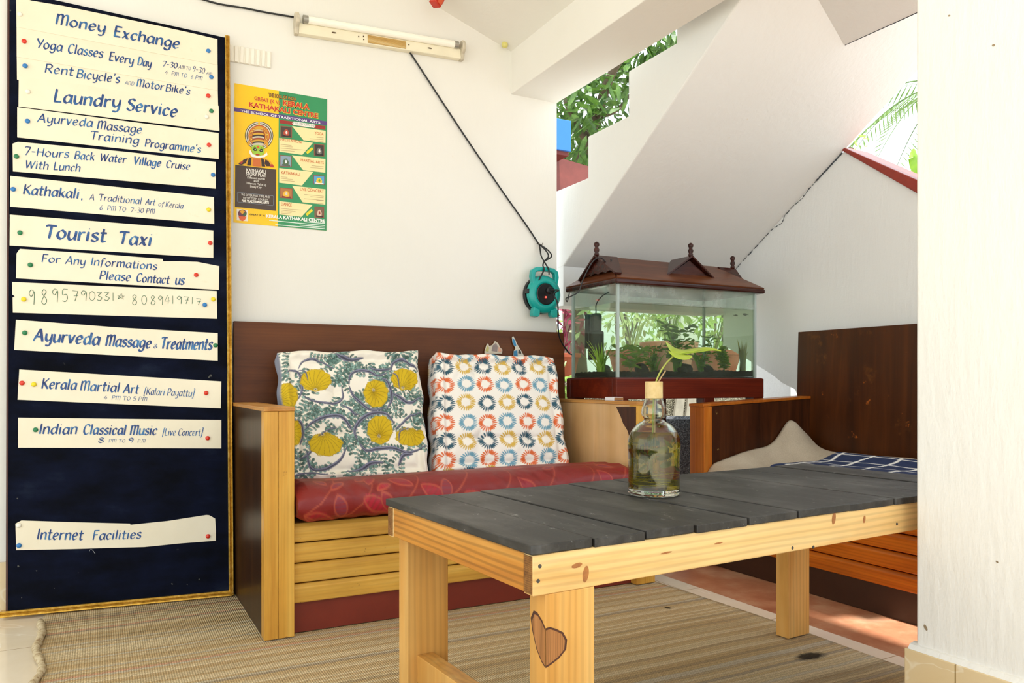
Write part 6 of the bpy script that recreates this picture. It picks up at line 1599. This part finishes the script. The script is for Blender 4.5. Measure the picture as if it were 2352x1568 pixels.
def pot_plant(name, label, px, Y, zb, r, h, pm, leaves, cat='potted plant', group='plants on the garden wall'):
    p = on_y(px, 800, Y); x = p.x
    t = thing(name, label, cat, (x, Y, zb), 0, group)
    MB().lathe([(r*.68, 0), (r*.7, .002), (r*.95, h*.82), (r*1.08, h*.84), (r*1.1, h), (r*.98, h), (r*.94, h*.9), (r*.1, h*.88)], (x, Y, zb), 28).build('pot', pm, t, smooth=False, bevel=.002)
    mb = MB(); leaves(mb, Vector((x, Y, zb + h))); mb.build('leaves', leaves.mat, t, fixn=False)
    return t
class LV:
    def __init__(self, fn, mat): self.fn, self.mat = fn, mat
    def __call__(self, mb, c): self.fn(mb, c)
G1 = leaf_mat('shrub_green', '#7fa84a', '#b6cf74', .5); G2 = leaf_mat('pale_shrub', '#aabf80', '#d6e2b0', .5); G3 = leaf_mat('croton_red', '#5e1830', '#a03a52', .4); GM = leaf_mat('mango_leaf', '#2c4f1c', '#5f8232', .3); GP = leaf_mat('palm_green', '#4c6b30', '#6f8c48', .3)
rp = random.Random(31)
def stems(mb, c, n_, h, sp):
    for k in range(n_):
        a = rp.uniform(0, 6.28); mb.tube([c + Vector((0, 0, -.02)), c + Vector((math.cos(a)*sp*.4, math.sin(a)*sp*.4, h*.5)), c + Vector((math.cos(a)*sp, math.sin(a)*sp, h))], .004, 5)
pot_plant('potted_croton', 'red-leaved plant in a terracotta pot beside the back wall corner', 1293, 4.18, .774, .105, .16, M_TERRA,
          LV(lambda mb, c: (stems(mb, c, 5, .28, .1), leafquads(mb, 110, c + Vector((0, 0, .20)), .17, .09, .011, rp, (1, .6, 1.2))), G3))
pot_plant('potted_shrub', 'pale green shrub in a terracotta trough behind the tank, filter side', 1452, 4.18, .774, .16, .19, M_TERRA,
          LV(lambda mb, c: (stems(mb, c, 8, .35, .2), leafquads(mb, 110, c + Vector((0, 0, .24)), .19, .075, .011, rp, (1.0, .6, .9))), G2))
pot_plant('potted_shrub', 'leafy shrub in the big pinkish pot behind the tank middle', 1536, 4.16, .774, .18, .25, M_TERRA2,
          LV(lambda mb, c: (stems(mb, c, 8, .3, .2), leafquads(mb, 110, c + Vector((0, 0, .22)), .19, .08, .012, rp, (.85, .6, .9))), G1))
pot_plant('potted_shrub', 'green shrub in an orange pot behind the wall end of the tank', 1640, 4.18, .774, .19, .20, M_TERRA,
          LV(lambda mb, c: (stems(mb, c, 8, .35, .2), leafquads(mb, 110, c + Vector((0, 0, .24)), .19, .075, .011, rp, (1.0, .6, .9))), G1))
# climbing vine in front of the pebbled wall
p0 = on_y(1290, 880, 3.95)
vn = thing('trailing_vine', 'thin trailing vine hanging in front of the pebbled garden wall', 'vine', (p0.x, 3.98, .2))
MB().tube(catmull([on_y(1300, 830, 3.99), on_y(1288, 858, 3.98), on_y(1280, 875, 3.98), on_y(1296, 900, 4.0), on_y(1304, 940, 4.0)], 6), .005, 6).build('stem', G2, vn, smooth=True)
mb = MB(); leafquads(mb, 16, on_y(1284, 880, 3.97), .10, .13, .02, rp, (.6, .2, 1.0)); mb.build('leaves', G1, vn, fixn=False)
# granite planter under the tank, pale boards behind
pc_ = on_y(1546, 1000, 3.36)
st = thing('granite_planter', 'rough grey granite planter on the ground beyond the pine sofa', 'planter', (pc_.x, 3.36, -.11))
MB().lathe([(.17, -.11), (.18, -.10), (.155, .05), (.12, .16), (.13, .24), (.175, .36), (.205, .50), (.205, .56), (.18, .56), (.16, .52), (.01, .51)], (pc_.x, 3.36, 0), 36).build('bowl', M_GRAN, st, smooth=True)
M_BOARD = plain('weathered_pale_board', '#98917f', 0.8, var=.3)
for (xa_, xb_, lab) in ((1585, 1552, 'weathered pale board leaning on the garden wall, nearer the pillar of the two'), (1560, 1520, 'weathered pale board leaning on the garden wall behind the bottle')):
    q0, q1 = on_y(xb_, 930, 3.98), on_y(xa_, 800, 4.03); q0.z = -.10; q1.z = .765
    mb = MB(); mb.poly_prism([q0, q0 + Vector((.07, 0, 0)), q1 + Vector((.07, 0, 0)), q1], (0, .018, 0)); tag(mb.build('plank_board', M_BOARD, origin=tuple(q0)), lab, 'board')
# white post and rubble seen past the broken foot of the wall
px_ = on_x(1766, 880, 3.16)
struct('garden_pillar', MB().box((3.10, 2.83, -.11), (3.34, 3.10, 1.3)), M_SLAB)
struct('rubble_wall', MB().box((3.30, 1.6, -.11), (3.55, 2.80, .98)), pebble_mat('stone_rubble', ['#7a766c', '#a39f94', '#c9c5ba', '#8b867a'], 22))

# red parapet and the blue box seen over the stair
q = on_y(1310, 380, 5.2)
struct('red_parapet', MB().poly_prism([(2.3, 5.2, 1.75), (4.6, 5.2, 1.75), (4.6, 5.2, 2.34), (2.3, 5.2, on_y(1275, 330, 5.2).z)], (0, .16, 0)), plain('red_brown_render', '#7d3c33', .55, var=.25, vscale=12))
struct('parapet_post', MB().box((4.4, 5.21, -.11), (4.58, 5.35, 1.76)), M_SLAB); struct('parapet_post', MB().box((2.32, 5.21, -.11), (2.50, 5.35, 1.76)), M_SLAB)
b0, b1 = on_y(1262, 268, 5.0), on_y(1312, 348, 5.0)
bb = thing('blue_box', 'bright blue box mounted above the red parapet beyond the stair', 'box', ((b0.x+b1.x)/2, 5.1, b1.z))
MB().box((b0.x - .1, 5.0, b1.z), (b1.x, 5.19, b0.z)).build('body', plain('sky_blue_paint', '#2a6fbe', .5, var=.04), bb, bevel=.004)
MB().box((b0.x - .1, 5.02, b1.z - .03), (b1.x - .01, 5.19, b1.z)).build('base', plain('dark_red_bracket', '#6e2620', .6), bb)

# mango tree behind the stair gap
M_BRANCH = plain('grey_bark', '#6b5b48', .9, var=.35, vscale=25)
def tree(name, label, base, branches, clumps, lm, L_, w, group='trees beyond the house'):
    t = thing(name, label, 'tree', base, 0, group)
    mb = MB()
    for pts, r0, r1 in branches:
        c_ = catmull(pts, 6); mb.tube(c_, [r0 + (r1-r0)*i/(len(c_)-1) for i in range(len(c_))], 8)
    mb.build('trunk', M_BRANCH, t, smooth=True)
    mb = MB()
    for c_, r, n_ in clumps: leafquads(mb, n_, c_, r, L_, w, rp, (1, 1, .9), 0, .35)
    mb.build('foliage', lm, t, fixn=False); return t
def g5(px, py, Y): return on_y(px, py, Y)
root = Vector((4.3, 6.6, -.11)); fork = g5(1370, 270, 6.4)
br_ = [([root, (4.2, 6.6, 1.2), (4.1, 6.5, 2.2), g5(1345, 330, 6.4), fork], .13, .06), ([fork, g5(1400, 180, 6.0), g5(1440, 120, 5.8), g5(1520, 60, 5.6)], .055, .02), ([g5(1345, 330, 6.4), g5(1310, 260, 6.2), g5(1290, 200, 6.2)], .045, .015), ([fork, g5(1420, 250, 6.2), g5(1460, 200, 6.2)], .03, .012)]
cl = []
for px, py, Y, r, n_ in ((1300, 215, 6.2, .34, 80), (1295, 270, 6.6, .30, 60), (1335, 300, 6.0, .30, 80), (1360, 190, 6.4, .30, 60), (1410, 215, 6.2, .30, 55), (1400, 290, 6.3, .28, 50), (1440, 160, 6.4, .32, 80), (1470, 120, 6.0, .28, 80), (1520, 85, 6.0, .3, 90), (1560, 60, 6.2, .35, 80), (1350, 250, 5.8, .16, 16), (1420, 180, 5.7, .16, 18), (1320, 330, 6.4, .3, 60)):
    cl.append((g5(px, py, Y), r, n_))
tree('mango_tree', 'mango tree with long drooping leaves showing between beam and stair', tuple(root), br_, cl, GM, .24, .026)
# low shrubs and a palm past the sloped parapet, hedge behind the pots
def shrub(label, px, py, Y, r, n_, lm, L_=.12, w=.02, sq=(1.2, .8, 1)):
    c_ = on_y(px, py, Y); t = thing('garden_shrub', label, 'shrub', (c_.x, Y, -.11), 0, 'shrubs in the garden')
    mb = MB()
    for k in range(5): mb.tube(catmull([(c_.x + rp.uniform(-.05, .05), Y, -.11), (c_.x + rp.uniform(-.15, .15), Y, c_.z*.5), (c_.x + rp.uniform(-.3, .3)*r, Y, c_.z)], 4), .012, 5)
    mb.build('stem', M_BRANCH, t)
    mb = MB(); leafquads(mb, n_, c_, r, L_, w, rp, sq); mb.build('foliage', lm, t, fixn=False)
shrub('pale shrub behind the garden wall, seen through the left of the tank', 1440, 720, 5.4, .42, 100, G2)
shrub('green shrub behind the garden wall, seen through the middle of the tank', 1545, 715, 6.6, .46, 110, G1)
shrub('green shrub behind the garden wall, seen through the right of the tank', 1650, 715, 5.5, .42, 100, G1)
shrub('shrub behind the red-leaved plant by the back wall corner', 1288, 745, 7.4, .55, 160, G1)
shrub('small bush just above the high end of the red parapet edge', 1952, 338, 5.4, .16, 40, G1, .09, .014)
pb_ = on_y(2100, 250, 6.0)
pt_ = thing('palm_tree', 'pale feathery palm in the glare past the pillar', 'tree', (pb_.x + .9, 6.0, -.11), 0)
cr = Vector((pb_.x + .9, 6.0, on_y(2190, 190, 6.0).z)); MB().tube([(cr.x, cr.y, -.11), (cr.x - .05, cr.y, 2.0), cr], [.12, .1, .08], 10).build('trunk', M_BRANCH, pt_, smooth=True)
for k in range(13):
    a = 2*PI*k/13 + .2; el_ = rp.uniform(.0, .8); d = Vector((math.cos(a), math.sin(a), 0)); L_ = 1.5
    pts = [cr + d*(L_*t) + Vector((0, 0, L_*(el_*t - .75*t*t))) for t in np.linspace(0, 1, 14)]
    mb = MB(); mb.tube(pts, [.014*(1 - .8*i/13) for i in range(14)], 5)
    sd = Vector((-d.y, d.x, 0))
    for i in range(2, 14):
        for j in (0, .5):
            p = pts[i-1].lerp(pts[i], j); l_ = .42*math.sin(PI*(.15 + .8*i/14))
            for sg in (-1, 1):
                dd = (sd*sg + d*.5 + Vector((0, 0, -.55))).normalized(); mb.raw([p, p + dd*l_*.5 + d*.012, p + dd*l_, p + dd*l_*.5 - d*.012], [(0, 1, 2, 3)])
    mb.build('frond', GP, pt_, fixn=False)
bn = on_y(2112, 375, 4.6)
bt = thing('banana_leaf_plant', 'bright yellow-green broad leaf rising past the red parapet edge', 'plant', (bn.x + .15, 4.6, -.11))
MB().tube([(bn.x + .15, 4.6, -.11), (bn.x + .12, 4.6, 1.2), (bn.x + .05, 4.6, bn.z - .2)], [.06, .05, .02], 8).build('stem', G2, bt, smooth=True)
rows = []
for t in np.linspace(0, 1, 9):
    c_ = Vector((bn.x + .05 - .28*t, 4.6 - .1*t, bn.z - .2 + .30*t - .22*t*t + .12)); w = .11*math.sin(PI*min(1, .12 + .88*t))**.7 if t < 1 else .005
    rows.append([c_ + Vector((w*.2*s_, .05*abs(s_), w*s_)) for s_ in (-1, -.5, 0, .5, 1)])
link_mesh('leaf', grid_mesh('leaf', leaf_surface(rows)), leaf_mat('banana_lime', '#6f9a10', '#88b018', .4), bt, smooth=True)
rows = [[Vector((r_[0], r_[1], r_[2])) + Vector((.22, .15, -.1)) for r_ in row] for row in [[tuple(p) for p in r] for r in rows]]
link_mesh('leaf', grid_mesh('leaf', leaf_surface(rows)), leaf_mat('banana_lime', '#6f9a10', '#88b018', .4), bt, smooth=True)
